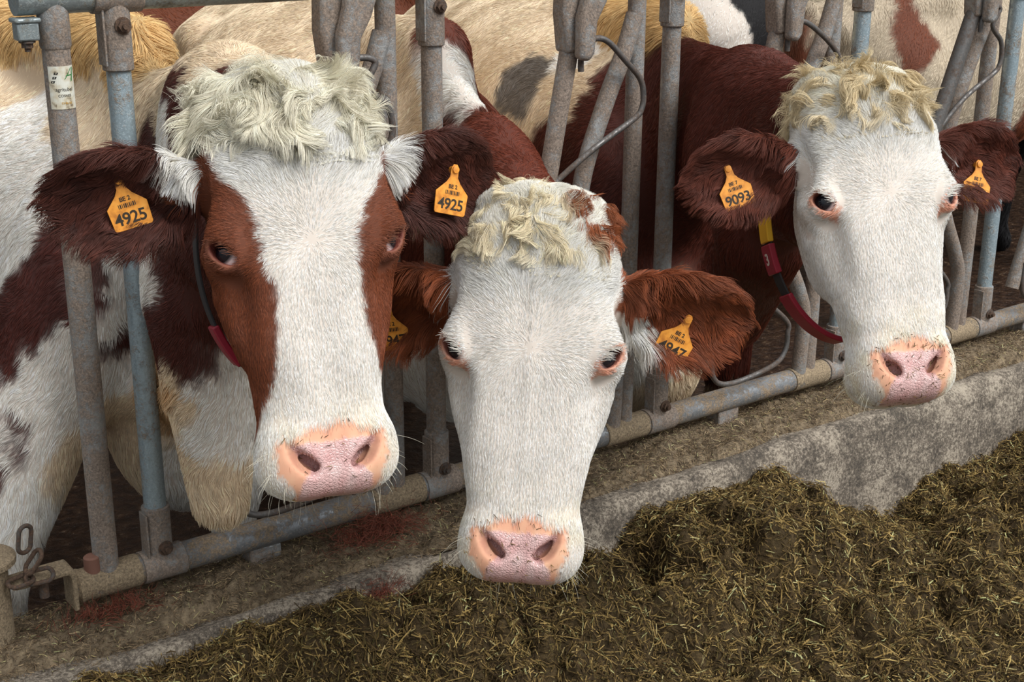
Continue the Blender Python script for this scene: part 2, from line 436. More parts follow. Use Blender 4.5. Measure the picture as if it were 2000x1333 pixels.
def d_body(P, c):
    """trunk, legs and neck in the cow's own coordinates (y to the tail)"""
    S = P.copy(); S[:, 0] = np.abs(S[:, 0])
    d = d_ell(S, (0, .98, .98), (.365, .80, .43))
    d = smin(d, d_ell(S, (0, .33, .97), (.275, .36, .33)), .08)
    d = smin(d, d_cap(S, (0, .16, 1.355+c.get('wz', 0)), (0, 1.45, 1.32+c.get('wz', 0)), .060, .06), .10)
    d = smin(d, d_ell(S, (0, 1.55, 1.10), (.27, .30, .27)), .08)
    d = smin(d, d_cap(S, (.22, 1.35, 1.27), (.13, 1.78, 1.17), .05, .05), .06)
    d = smin(d, d_ell(S, (.19, .14, .93), (.10, .13, .20)), .06)
    d = smin(d, d_ell(P, (c.get('bx', 0), .13, .74+c.get('bz', 0)), (.15, .19, .25)), .08)
    d = smin(d, d_ell(S, (0, 1.27, .58), (.19, .24, .16)), .05)
    for lx in c.get('legs', (-.21, .21)):
        li = math.copysign(.19, lx)
        d = smin(d, d_cap(P, (li, .16, .88), (lx, .15, .44), .125, .064), .07)
        d = smin(d, d_cap(P, (lx, .15, .44), (lx, .17, .10), .054, .038), .03)
        d = smin(d, d_cap(P, (lx, .16, .10), (lx, .14, .05), .046, .052), .02)
    d = smin(d, d_cap(S, (.20, 1.52, 1.0), (.22, 1.42, .68), .17, .11), .08)
    d = smin(d, d_cap(S, (.22, 1.42, .68), (.22, 1.70, .48), .10, .055), .05)
    d = smin(d, d_cap(S, (.22, 1.70, .48), (.22, 1.62, .10), .048, .036), .03)
    d = smin(d, d_cap(S, (.22, 1.61, .10), (.22, 1.58, .05), .044, .052), .02)
    d = smin(d, d_cap(P, (0, 1.84, 1.25), (0, 1.90, .65), .030, .018), .02)
    d = smin(d, d_cap(P, (0, 1.90, .65), (0, 1.90, .45), .030, .015), .02)
    hm, ho = c['HL'], c['HO']          # head matrix and origin in cow coordinates
    def hp(u, v, w): return hm@np.array([u, v, w])+ho
    sx = c.get('nsx', .72)
    pol, thr = hp(.04, 0, -.115), hp(.20, 0, -.165)
    mid = .5*(pol+np.array([0, .15, 1.22]))+np.array(c.get('crest', (0, 0, .03)))
    cr = c.get('cr', .115)
    d = smin(d, d_cap(P, (0, .18, 1.20), mid, .145, cr, sx), .10)
    d = smin(d, d_cap(P, mid, pol, cr, .080, None), .07)
    m2 = .5*(thr+np.array([0, .10, .93]))+np.array(c.get('throat', (0, 0, -.02)))
    d = smin(d, d_cap(P, (0, .17, c.get('lz', .93)), m2, c.get('lr', .185), .12, sx), .09)
    d = smin(d, d_cap(P, m2, thr, .125, .070, None), .07)
    dl = np.array([0, -.06, -.13])
    for (a_, b_, r1_, r2_) in c.get('extra', ()):     # loose skin of the dewlap, given in world coordinates
        a_, b_ = (c['Rz'].T@(np.array(q_)-np.array(c['loc'])) for q_ in (a_, b_))
        d = smin(d, d_cap(P, a_, b_, r1_, r2_), .06)
    if c.get('dewlap', True):
        d = smin(d, d_cap(P, (0, .05, .64), m2+dl*c.get('dew', .8), .085, .035, .6), .08)
    return d
def make_cow_mesh(c, hf, hc):
    Rz = np.array([[math.cos(c['rz']), -math.sin(c['rz']), 0], [math.sin(c['rz']), math.cos(c['rz']), 0], [0, 0, 1]])
    HM = head_matrix(c['az'], c['el'], c['roll'])
    c['Rz'] = Rz; c['HL'] = Rz.T@HM
    sc = c.get('hs', 1.0)
    # eyes' mid-point is given in the world
    c['HO'] = Rz.T@(np.array(c['eyes'])-HM@(np.array([.214, 0, -.02])*sc)-np.array(c['loc']))
    HL, HO = c['HL'], c['HO']
    ears = c['ears']
    hc0 = HL@np.array([.25, 0, -.06])+HO
    def fn(P):
        d = d_body(P, c)
        near = np.linalg.norm(P-hc0, axis=1) < .62
        if near.any():
            q = (P[near]-HO)@HL/sc
            h = d_head(muzzle_warp(q, c.get('muz', 1)), c)
            for e in ears:
                de = d_ear(q, e)
                o, A, B, C = ear_frame(e)
                de = smin(de, d_cap(q, o-A*.045-C*.01, o+A*.03, .036, .024), .02)
                h = smin(h, de, .018)
            h = h*sc
            dn = d[near]
            # the neck blends in behind the face only
            k = .05
            d[near] = smin(dn, h, k*np.clip(1-q[:, 2]/.02-1.5, .05, 1))
        return d
    pts = [HL@np.array(p)*sc+HO for p in [(-.09, -.15, -.2), (-.09, .15, -.2), (.6, -.12, -.16), (.6, .12, -.16), (-.09, 0, .05), (.6, 0, .05), (.2, .16, .05), (.2, -.16, .05)]]
    for e in ears:
        o, A, B, C = ear_frame(e)
        for t in (0, e.get('len', .2)+.01):
            for sb in (-.075, .075):
                for sc_ in (-.05, .05):
                    pts.append(HL@(o+A*t+B*sb+C*sc_)*sc+HO)
    pts = np.array(pts)
    lo, hi = pts.min(0)-.01, pts.max(0)+.01
    blo = np.minimum(np.array([-.46, -.25, -.03]), lo-.02); bhi = np.maximum(np.array([.46, 2.0, 1.48]), hi+.02)
    ax = [axis(blo[i], bhi[i], lo[i], hi[i], hf, hc) for i in range(3)]
    V, F = build_implicit(fn, ax, 1.25)
    return V, F, fn

# ------------------------------------------------------------------ the rest of the barrier: fixed neck bars, locking yokes, hoops
def at_part(name, pts, r, mat, parent=None, seg=16, n=8, smooth=True):
    P = bez(pts, n) if smooth else np.asarray(pts, float)
    return bpart(MB().tube(P, r, seg), name, mat, parent)
YOKES = {1: ((-.209, 1.51), (-.517, .581)), 2: ((-.300, 1.51), (-.480, .575)), 3: ((-.312, 1.51), (-.535, .575)), 4: ((-.195, 1.51), (-.556, .575)), 5: ((-.26, 1.51), (-.563, .561))}
for i_, ((xt, zt_), (xb, zb_)) in YOKES.items():
    xr = PX[i_]
    at_part('inner_upright', [(xr-.107, .0, ZB), (xr-.107, .0, ZT)], .0205, M_post, smooth=False, seg=20)
    at_part('bent_neck_bar', [(xr-.118, -.006, 1.44), (xr-.150, -.010, 1.36), (xr-.205, -.012, 1.245), (xr-.262, -.012, 1.09), (xr-.272, -.012, .94), (xr-.245, -.012, .83), (xr-.175, -.012, .70), (xr-.148, -.010, .62), (xr-.148, -.006, ZB+.02)], .020, M_post, seg=20)
    def on(z): return xr+xb+(z-zb_)/(zt_-zb_)*(xt-xb)
    yk = bpart(MB().tube([(on(z), -.035, z) for z in np.linspace(zb_, zt_, 20)], .0205, 20), 'locking_yoke', M_rod if i_ == 4 else M_post)
    # latch lever that grips the yoke's upper end
    x0 = on(1.42)
    lv = MB().prism([(.004, -.105), (.030, -.112), (.044, -.095), (.050, -.030), (.074, .010), (.098, .075), (.098, .12), (.030, .12), (.020, .03), (.004, -.02)], (x0-.022, -.075, 1.47), (1, 0, 0), (0, 0, 1), (0, 1, 0), .030)
    l1 = bpart(lv, 'latch_lever', M_post, yk, bevel=.010, seg=3)
    lb = MB().prism([(-.030, -.10), (.012, -.10), (.020, -.02), (.020, .10), (-.036, .10), (-.040, -.02)], (x0, -.036, 1.475), (1, 0, 0), (0, 0, 1), (0, 1, 0), .046)
    bpart(lb, 'latch_cheek', M_post, yk, bevel=.008, seg=2)
    xa = on(1.352)
    at_part('neck_hoop', [(xa+.022, -.056, 1.335), (xa+.022, -.056, 1.362), (xa+.034, -.056, 1.389), (xa+.060, -.057, 1.402), (xa+.095, -.058, 1.392), (xr-.185, -.058, 1.348), (xr-.143, -.058, 1.308), (xr-.131, -.058, 1.272), (xr-.135, -.058, 1.240), (xr-.158, -.058, 1.219), (xr-.27, -.058, 1.165), (on(1.10)+.01, -.050, 1.10), (on(1.075)-.004, -.048, 1.07)], .0066, M_rod, yk, 12)
    xl = on(.60)
    at_part('foot_hoop', [(xl+.010, -.056, .640), (xl+.006, -.056, .585), (xl+.016, -.056, .545), (xl+.050, -.056, .522), (xl+.12, -.056, .519), (xr-.30, -.056, .536), (xr-.262, -.056, .566), (xr-.256, -.056, .612), (xr-.275, -.056, .66), (on(.80)+.02, -.050, .80)], .0068, M_rod, yk, 12)
# feet of the rail on the kerb
for x in (1.13, 1.78, 2.45, 3.1, 3.75):
    bpart(MB().box((x, .01, .395), (.07, .05, .06)), 'rail_foot', M_post, bevel=.004)
# wider crusted sections of the bottom rail left of each clamp
for x in PX:
    ring_sleeve(x-.175 if x > 1 else .742, x-.045, ZB, RR+.0030, 'rail_sleeve', M_railc)
# end of the rail, its end plate, threaded stub and the clip under the top rail
bpart(MB().tube([(.738, 0, ZB), (.742, 0, ZB), (.748, 0, ZB), (.752, 0, ZB)], [.030, .034, .034, .031], 28), 'end_flange', M_railc)
bpart(MB().tube([(.775, -.004, ZB+.02), (.775, -.004, ZB+.055), (.775, -.004, ZB+.058)], [.016, .0155, .012], 18), 'rubber_plug', simple('faded_red_plug', srgb(128, 90, 76), .8))
clipo = bpart(MB().box((.752, -.012, 1.484), (.036, .03, .03)).box((.752, -.012, 1.502), (.044, .036, .008)), 'rail_clip', M_top, bevel=.003)
bpart(hexbolt((.752, -.012, 1.467), (0, .02, -1), .010, .010), 'clip_bolt', M_bolt, clipo)
# maker's sticker, curved round the end post
M_stick, nt_, b_ = newmat('worn_white_sticker')
tcn = N(nt_, 'ShaderNodeTexCoord'); nz = N(nt_, 'ShaderNodeTexNoise', i_Scale=60.0, i_Detail=6.0); nt_.links.new(tcn.outputs['Object'], nz.inputs['Vector'])
rp = ramp(nt_, [(.40, srgb(226, 226, 214)), (.58, srgb(205, 196, 172)), (.66, srgb(120, 104, 84))]); nt_.links.new(nz.outputs[0], rp.inputs[0]); nt_.links.new(rp.outputs[0], b_.inputs['Base Color']); b_.inputs['Roughness'].default_value = .35
def wrap(px, pz, r=.0240, x=.803, th0=0.0):
    th = th0+px/r
    return (x+r*math.sin(th), -r*math.cos(th), pz)
def wrapped_patch(name, x0, x1, z0, z1, r, mat, parent, n=14):
    V = []; 
    for rr in (r, r+.0006):
        for i in range(n+1):
            for z in (z0, z1): V.append(wrap(x0+(x1-x0)*i/n, z, rr))
    k = 2*(n+1); F = []
    for i in range(n):
        a = 2*i
        F += [(k+a, k+a+2, k+a+3, k+a+1), (a, a+1, a+3, a+2), (a, a+2, k+a+2, k+a), (a+1, k+a+1, k+a+3, a+3)]
    F += [(0, k, k+1, 1), (2*n, 2*n+1, k+2*n+1, k+2*n)]
    V = np.array(V)-np.array([.9, 0, 0])
    return mesh_np(name, V, F, mat, parent, smooth=False)
stk = wrapped_patch('maker_sticker', -.026, .024, 1.352, 1.424, .02365, M_stick, bar)
tag(stk, 'worn white paper sticker with green and black print')
def text_mesh(txt, size, mat, name='lettering', depth=.0002, spacing=1.0, bold=0.0):
    cu = bpy.data.curves.new('t', 'FONT'); cu.body = txt; cu.size = size; cu.align_x = 'CENTER'; cu.align_y = 'CENTER'; cu.extrude = depth; cu.space_character = spacing; cu.offset = bold
    t = bpy.data.objects.new('t', cu); COL.objects.link(t)
    dg = bpy.context.evaluated_depsgraph_get()
    me = bpy.data.meshes.new_from_object(t.evaluated_get(dg)); bpy.data.objects.remove(t); bpy.data.curves.remove(cu)
    me.materials.clear(); me.materials.append(mat)
    o = bpy.data.objects.new(name, me); COL.objects.link(o)
    return o
def wrap_text(txt, size, zc, xc, mat, name='lettering', **k):
    o = text_mesh(txt, size, mat, name, **k)
    for v in o.data.vertices: v.co = Vector(wrap(xc+v.co.x, zc+v.co.y, .0244+v.co.z))-Vector((.9, 0, 0))
    o.parent = stk
M_ink = simple('black_ink', srgb(42, 40, 36), .5); M_green = simple('green_ink', srgb(46, 122, 62), .5); M_ochre = simple('ochre_ink', srgb(196, 150, 58), .5)
wrap_text('agritubel', .0088, 1.385, .000, M_ink)
wrap_text('COSNES', .0062, 1.3745, .000, M_ink)
wrap_text('03 86 28', .0050, 1.362, .002, M_ochre)
mbA = MB()
for (a0, a1) in (((.002, 1.402), (.016, 1.421)), ((.019, 1.421), (.015, 1.398)), ((.004, 1.408), (.018, 1.409))):
    n_ = 6; V = []; 
    for i in range(n_+1):
        t = i/n_; px = a0[0]+(a1[0]-a0[0])*t; pz = a0[1]+(a1[1]-a0[1])*t
        V += [wrap(px-.0016, pz-.0010, .0245), wrap(px+.0016, pz+.0010, .0245)]
    mbA.add(V, [(2*i, 2*i+1, 2*i+3, 2*i+2) for i in range(n_)])
mbA.v = [rel(v) for v in mbA.v]; mbA.build('emblem', M_green, stk)
ink = MB()
for i in range(3): 
    V = [wrap(-.022+.003*i, 1.400+.007*i-.004, .0245), wrap(-.016+.003*i, 1.400+.007*i-.004, .0245), wrap(-.014+.003*i, 1.404+.007*i-.004, .0245), wrap(-.021+.003*i, 1.404+.007*i-.004, .0245)]
    ink.add(V, [(0, 1, 2, 3)])
ink.v = [rel(v) for v in ink.v]; ink.build('printed_figure', M_ink, stk)

# ------------------------------------------------------------------ neighbouring panel end, coupling bracket and chain on the left
pst = empty('gate_post', (.585, .0, .06)); tag(pst, 'dung-crusted steel gate post at the barrier\'s left end', 'gate post')
def ppart(mb, name, mat, parent=pst, off=(.585, 0, .06), **k):
    mb.v = [np.asarray(v)-np.array(off) for v in mb.v]; return mb.build(name, mat, parent, **k)
ppart(MB().tube([(.575, .0, z) for z in np.linspace(.09, .548, 12)], .045, 28), 'shaft', M_railc)
ppart(MB().tube([(.575, 0, .548), (.575, 0, .550), (.575, 0, .560), (.575, 0, .562)], [.058, .062, .062, .058], 28), 'cap_plate', M_railc)
ubr = MB()
ubr.prism([(0, .002), (.010, .010), (.060, .012), (.112, .012), (.118, .004), (.118, -.075), (.108, -.075), (.108, -.004), (.102, .002), (.02, 0)], (.613, -.02, .500), (1, 0, 0), (0, 0, 1), (0, 1, 0), .055)
ppart(ubr, 'coupling_bracket', M_railc, bevel=.003)
ppart(MB().tube([(.672, -.035, .468), (.672, -.035, .505)], .009, 14), 'coupling_pin', M_bolt)
chain = empty('chain', (.64, -.02, .55)); tag(chain, 'short rusty chain lying on the coupling bracket', 'chain')
def link(c, ax, up, a=.020, b=.012, r=.0042):
    ax = np.array(ax, float); ax /= np.linalg.norm(ax); up = np.array(up, float); up -= ax*(up@ax); up /= np.linalg.norm(up)
    pts = []
    for t in np.linspace(0, 2*np.pi, 33)[:-1]:
        x = b*math.cos(t); y = b*math.sin(t)+(a-b)*np.sign(math.sin(t))
        pts.append(np.array(c)+ax*y+up*x)
    pts = np.array(pts+[pts[0]])
    mb = MB().tube(pts, r, 10, cap=False); mb.v = [v-np.array([.64, -.02, .55]) for v in mb.v]
    mb.build('link', M_bolt, chain)
link((.648, -.035, .592), (.15, 0, 1), (1, .3, 0), .026, .013)
link((.656, -.045, .548), (.55, -.1, .75), (.2, -1, 0), .024, .013)
link((.661, -.055, .522), (1, -.3, .12), (.2, .3, 1), .024, .012)
link((.628, -.050, .520), (1, .3, -.05), (.0, 1, .2), .024, .013)

# ------------------------------------------------------------------ the setting
def concrete(name, c0, c1, c2, sc=1.0, bump=.9):
    m, nt, b = newmat(name); L = nt.links.new
    tc = N(nt, 'ShaderNodeTexCoord')
    n1 = N(nt, 'ShaderNodeTexNoise', i_Scale=6.0*sc, i_Detail=10.0, i_Roughness=.82); L(tc.outputs['Object'], n1.inputs['Vector'])
    n2 = N(nt, 'ShaderNodeTexNoise', i_Scale=130.0*sc, i_Detail=7.0, i_Roughness=.85); L(tc.outputs['Object'], n2.inputs['Vector'])
    ad = N(nt, 'ShaderNodeMath', operation='MULTIPLY_ADD'); L(n2.outputs[0], ad.inputs[0]); ad.inputs[1].default_value = 1.0; L(n1.outputs[0], ad.inputs[2])
    r = ramp(nt, [(.70, c0), (.92, c1), (1.16, c2)])
    sb = N(nt, 'ShaderNodeMath', operation='MULTIPLY'); L(ad.outputs[0], sb.inputs[0]); sb.inputs[1].default_value = .75
    L(sb.outputs[0], r.inputs[0]); L(r.outputs[0], b.inputs['Base Color']); b.inputs['Roughness'].default_value = .9
    for e, p in zip(r.color_ramp.elements, (.645, .74, .83)): e.position = p
    bp = N(nt, 'ShaderNodeBump', i_Strength=bump, i_Distance=.006); L(n2.outputs[0], bp.inputs['Height']); L(bp.outputs[0], b.inputs['Normal'])
    return m
M_conc = concrete('worn_concrete', srgb(80, 74, 66), srgb(124, 113, 100), srgb(198, 185, 166))
def slab(name, x0, x1, y0, y1, z0, z1, mat, kind='structure', nx=1, ny=1):
    o = MB().box(((x0+x1)/2, (y0+y1)/2, (z0+z1)/2), (x1-x0, y1-y0, z1-z0)).build(name, mat, smooth=False); o['kind'] = kind; return o
# feed kerb under the barrier: ledge, rounded nose, leaning face
prof = [(.09, .0), (.09, .345), (.05, .355), (-.12, .362), (-.150, .372), (-.170, .375), (-.183, .366), (-.198, .335), (-.245, .06), (-.245, .0)]
xs_ = np.linspace(-.6, 6.5, 240)
V = []; F = []
for i, x in enumerate(xs_):
    for j, (y, z) in enumerate(prof):
        d = .004*math.sin(x*9+j)+.003*math.sin(x*23+2*j) if 3 <= j <= 7 else 0
        V.append((x, y+d, z+d*.6))
n_ = len(prof)
for i in range(len(xs_)-1):
    for j in range(n_-1): F.append((i*n_+j, i*n_+j+1, (i+1)*n_+j+1, (i+1)*n_+j))
kerb = mesh_np('kerb', V, F, M_conc); kerb['kind'] = 'structure'
M_alley = concrete('alley_concrete', srgb(70, 66, 62), srgb(110, 104, 98), srgb(150, 142, 132))
slab('floor_feed_alley', -4, 8, -6, -.2, -.1, .08, M_alley)
M_slurry, nt_, b_ = newmat('wet_slurry_floor'); L_ = nt_.links.new
tcn = N(nt_, 'ShaderNodeTexCoord'); n1 = N(nt_, 'ShaderNodeTexNoise', i_Scale=26.0, i_Detail=6.0, i_Roughness=.65); L_(tcn.outputs['Object'], n1.inputs['Vector'])
rp = ramp(nt_, [(.42, srgb(44, 30, 22)), (.60, srgb(72, 52, 38)), (.74, srgb(150, 128, 104))]); L_(n1.outputs[0], rp.inputs[0]); L_(rp.outputs[0], b_.inputs['Base Color'])
b_.inputs['Roughness'].default_value = .28
bp = N(nt_, 'ShaderNodeBump', i_Strength=.9, i_Distance=.02); L_(n1.outputs[0], bp.inputs['Height']); L_(bp.outputs[0], b_.inputs['Normal'])
slab('floor_barn', -4, 12, .09, 11, -.1, .0, M_slurry)
M_roof = concrete('fibre_cement_roof', srgb(120, 118, 114), srgb(150, 148, 144), srgb(176, 174, 170), .4, .2)
rf = MB().prism([(1.6, 4.0), (11.2, 5.6), (11.2, 5.7), (1.6, 4.1)], (4, 0, 0), (0, 1, 0), (0, 0, 1), (1, 0, 0), 17).build('ceiling', M_roof, smooth=False); rf['kind'] = 'structure'
M_wall = concrete('barn_wall', srgb(64, 58, 52), srgb(92, 84, 76), srgb(120, 112, 102), .6)
slab('wall_back', -4.5, 12.5, 11, 11.2, -.1, 5.7, M_wall)
slab('wall_right', 12.3, 12.5, .6, 11, -.1, 5.7, M_wall)

# ------------------------------------------------------------------ feed
gF = np.random.default_rng(21)
def heap_h(x, y):
    P = np.stack([x, y, 0*x], 1)
    ct = np.interp(x, [-.5, .5, 1.2, 1.5, 1.75, 1.92, 2.15, 2.38, 2.50, 2.70, 3.0, 3.5, 6], [.33, .335, .36, .35, .32, .318, .305, .285, .24, .155, .152, .16, .17])
    ct = ct-.045*np.exp(-((x-1.31)/.09)**2)
    far = .17+.0*x
    t = sstep(-.2, -.62, y)
    h = ct*(1-t)+far*t
    for (cx, cy, rx, ry, a) in ((2.25, -.42, .27, .19, .115), (2.98, -.66, .36, .18, .115), (1.52, -.48, .22, .2, .06), (3.55, -.42, .3, .16, .06), (.95, -.45, .3, .25, .03), (2.42, -.25, .12, .10, .02),
                               (1.845, -.285, .10, .085, -.26), (2.70, -.35, .26, .11, -.17), (1.99, -.33, .05, .10, .03), (1.78, -.62, .16, .10, -.05), (3.15, -.33, .30, .06, -.05)):
        h = h+a*np.exp(-((x-cx)/rx)**2-((y-cy)/ry)**2)
    h = h-.030+.015*wnoise(P, 3.2, 301)+(.050*np.abs(wnoise(P, 3.6, 305))+.030*np.abs(wnoise(P, 8, 302)))*(.35+.65*sstep(-.2, -.32, y))+.008*wnoise(P, 18, 303)+.006*wnoise(P, 40, 304)+.014
    fall = sstep(-1.9, -1.1, y)
    return np.maximum(.082, .08+(h-.08)*fall)
def litter_h(x, y):
    P = np.stack([x, y, 0*x], 1)
    b = np.interp(y, [-.16, -.12, -.05, .02, .085], [.366, .374, .388, .392, .36])
    bare = sstep(-.095, -.115, y)*np.maximum(sstep(1.06, 1.0, x), np.exp(-((x-1.31)/.10)**4))
    bare = np.maximum(bare, sstep(-.10, -.16, y)*sstep(1.7, 2.1, x))
    wide = np.interp(x, [.3, 1.2, 1.9, 2.2, 2.6, 6], [1, .9, .6, .55, .55, .6])
    return b+(.007*wnoise(P, 6, 311)+.006*wnoise(P, 17, 312)+.003*wnoise(P, 45, 313))*(1-.6*bare)-.03*bare*(1-wide)-.012*bare
def ribbons(P, D, Lg, Wd, bend, roll, cols):
    """flat straw pieces, two quads each -> V, F, per-vertex colour"""
    n = len(P); up = np.array([0, 0, 1.]); S_ = np.cross(D, up); S_ = unit(S_+1e-6); Up = np.cross(S_, D)
    W_ = unit(S_*np.cos(roll)[:, None]+Up*np.sin(roll)[:, None])
    ts = np.linspace(-.5, .5, 3); V = np.zeros((n, 6, 3))
    for i, t in enumerate(ts):
        c = P+D*(Lg*t)[:, None]+(Up*(bend*(.25-t*t)*Lg)[:, None])+S_*(bend*.7*(t*t)*Lg)[:, None]
        w = (Wd*(1-.5*abs(t)))[:, None]
        V[:, 2*i] = c-W_*w*.5; V[:, 2*i+1] = c+W_*w*.5
    q = np.array([(0, 1, 3, 2), (2, 3, 5, 4)])
    F = (np.arange(n)[:, None, None]*6+q[None]).reshape(-1, 4)
    return V.reshape(-1, 3), F, np.repeat(cols, 6, 0)
STRAW = 1.5*np.array([srgb(64, 50, 32), srgb(88, 70, 44), srgb(110, 90, 54), srgb(142, 118, 70), srgb(178, 150, 92), srgb(206, 182, 126), srgb(96, 84, 48)])
LITC = 1.7*np.array([srgb(90, 76, 60), srgb(116, 98, 76), srgb(138, 118, 92), srgb(158, 138, 108), srgb(196, 172, 124), srgb(104, 92, 76)])
def straw_material(name, rough=.8):
    m, nt, b = newmat(name); at = N(nt, 'ShaderNodeAttribute', attribute_name='tint'); nt.links.new(at.outputs['Color'], b.inputs['Base Color']); b.inputs['Roughness'].default_value = rough; b.inputs['Specular IOR Level'].default_value = .25
    tc = N(nt, 'ShaderNodeTexCoord'); nz = N(nt, 'ShaderNodeTexNoise', i_Scale=120.0, i_Detail=6.0, i_Roughness=.75); nt.links.new(tc.outputs['Object'], nz.inputs['Vector'])
    bp = N(nt, 'ShaderNodeBump', i_Strength=1.0, i_Distance=.012); nt.links.new(nz.outputs[0], bp.inputs['Height']); nt.links.new(bp.outputs[0], b.inputs['Normal'])
    mp = N(nt, 'ShaderNodeMapRange'); nt.links.new(nz.outputs[0], mp.inputs[0]); mp.inputs[1].default_value = .3; mp.inputs[2].default_value = .7; mp.inputs[3].default_value = .6; mp.inputs[4].default_value = 1.45
    ml = N(nt, 'ShaderNodeVectorMath', operation='SCALE'); nt.links.new(at.outputs['Color'], ml.inputs[0]); nt.links.new(mp.outputs[0], ml.inputs['Scale']); nt.links.new(ml.outputs[0], b.inputs['Base Color'])
    return m
M_straw = straw_material('silage')
def feed_object(name, hf, x0, x1, y0, y1, step, n, pal, prob, basecol, Lr, Wr, loft, lab, cat, seed):
    g = np.random.default_rng(seed)
    gx = np.arange(x0, x1+step, step); gy = np.arange(y0, y1+step*.5, step)
    X, Y = np.meshgrid(gx, gy, indexing='ij'); Z = hf(X.ravel(), Y.ravel())
    V0 = np.stack([X.ravel(), Y.ravel(), Z], 1); ny = len(gy)
    I = (np.arange(len(gx)-1)[:, None]*ny+np.arange(ny-1)[None]).ravel()
    F0 = np.stack([I, I+ny, I+ny+1, I+1], 1)
    c0 = np.array(basecol)[None]*(1+.25*wnoise(V0, 30, seed)+.25*wnoise(V0, 90, seed+1))[:, None]
    # denser towards the barrier, where the feed is seen from close by
    x = x0+(x1-x0)*np.clip(.5+.5*(1-2*g.random(n))*(.86+.14*g.random(n)), 0, 1); y = y1-(y1-max(y0, -1.35))*g.random(n)**1.25
    z = hf(x, y); e = .006
    gxh = (hf(x+e, y)-z)/e; gyh = (hf(x, y+e)-z)/e
    nn = unit(np.stack([-gxh, -gyh, np.ones(n)], 1))
    th = g.uniform(0, 2*np.pi, n); D = np.stack([np.cos(th), np.sin(th), g.normal(0, loft, n)], 1)
    D = unit(D-nn*(D*nn).sum(1)[:, None]*.8)
    Lg = g.uniform(*Lr, n)*(.35+.65*g.random(n)**2); Wd = g.uniform(*Wr, n)
    rise = g.random(n)**2
    P = np.stack([x, y, z], 1)+nn*(rise*.016+.0005)[:, None]
    col = pal[g.choice(len(pal), n, p=prob)]*(1+.15*g.normal(size=n))[:, None]
    V1, F1, c1 = ribbons(P, D, Lg, Wd, g.normal(0, .25, n), g.uniform(-.9, .9, n), np.clip(col, .005, .8))
    o = mesh_np(name, np.concatenate([V0, V1]), np.concatenate([F0, F1+len(V0)]), M_straw, None, smooth=True)
    a = o.data.attributes.new('tint', 'FLOAT_COLOR', 'POINT'); cc = np.concatenate([np.clip(c0, .004, 1), c1]); a.data.foreach_set('color', np.concatenate([cc, np.ones((len(cc), 1))], 1).astype(np.float32).ravel())
    tag(o, lab, cat, kind='stuff')
    return o
feed_object('silage_heap', heap_h, -.1, 4.7, -1.9, -.205, .010, 330000, STRAW, [.15, .19, .20, .17, .12, .06, .11], srgb(92, 76, 50), (.012, .055), (.0010, .0032), .6, 'loose brown chopped silage heaped along the kerb', 'feed', 31)
feed_object('ledge_litter', litter_h, .2, 4.9, -.165, .085, .010, 90000, LITC, [.26, .26, .2, .13, .06, .09], srgb(158, 140, 114), (.006, .030), (.0006, .0019), .3, 'grey-brown feed litter scattered on the kerb ledge under the rail', 'litter', 32)
# reddish tufts of cow hair caught on the ledge
def tuft_obj(c, r, n, lab, seed):
    g = np.random.default_rng(seed); c = np.array(c, float)
    o = empty('hair_tuft', c)
    tag(o, lab, 'hair tuft', 'tufts of moulted cow hair')
    p = g.normal(size=(n, 3))*np.array([r[0], r[1], r[2]])*.5; p[:, 2] = np.abs(p[:, 2])
    d = unit(np.stack([g.normal(size=n), g.normal(size=n), g.normal(size=n)*.7], 1)+np.array([.5, -.4, .1]))
    keys, inv = grow(p, np.tile([0, 0, 1.], (n, 1)), d, g.uniform(.02, .055, n), np.full(n, .2), 7, 1.0, 16, seed, np.array([0, 0, -.1]), .6, .016, False)
    keys[..., 2] = np.maximum(keys[..., 2], 0.0)
    S = Strands(); S.add(keys, np.array(srgb(118, 62, 46))[None]*np.clip(1+.25*g.normal(size=n), .4, 1.6)[:, None], np.full(n, .00045))
    S.build('strands', o, M_fur)
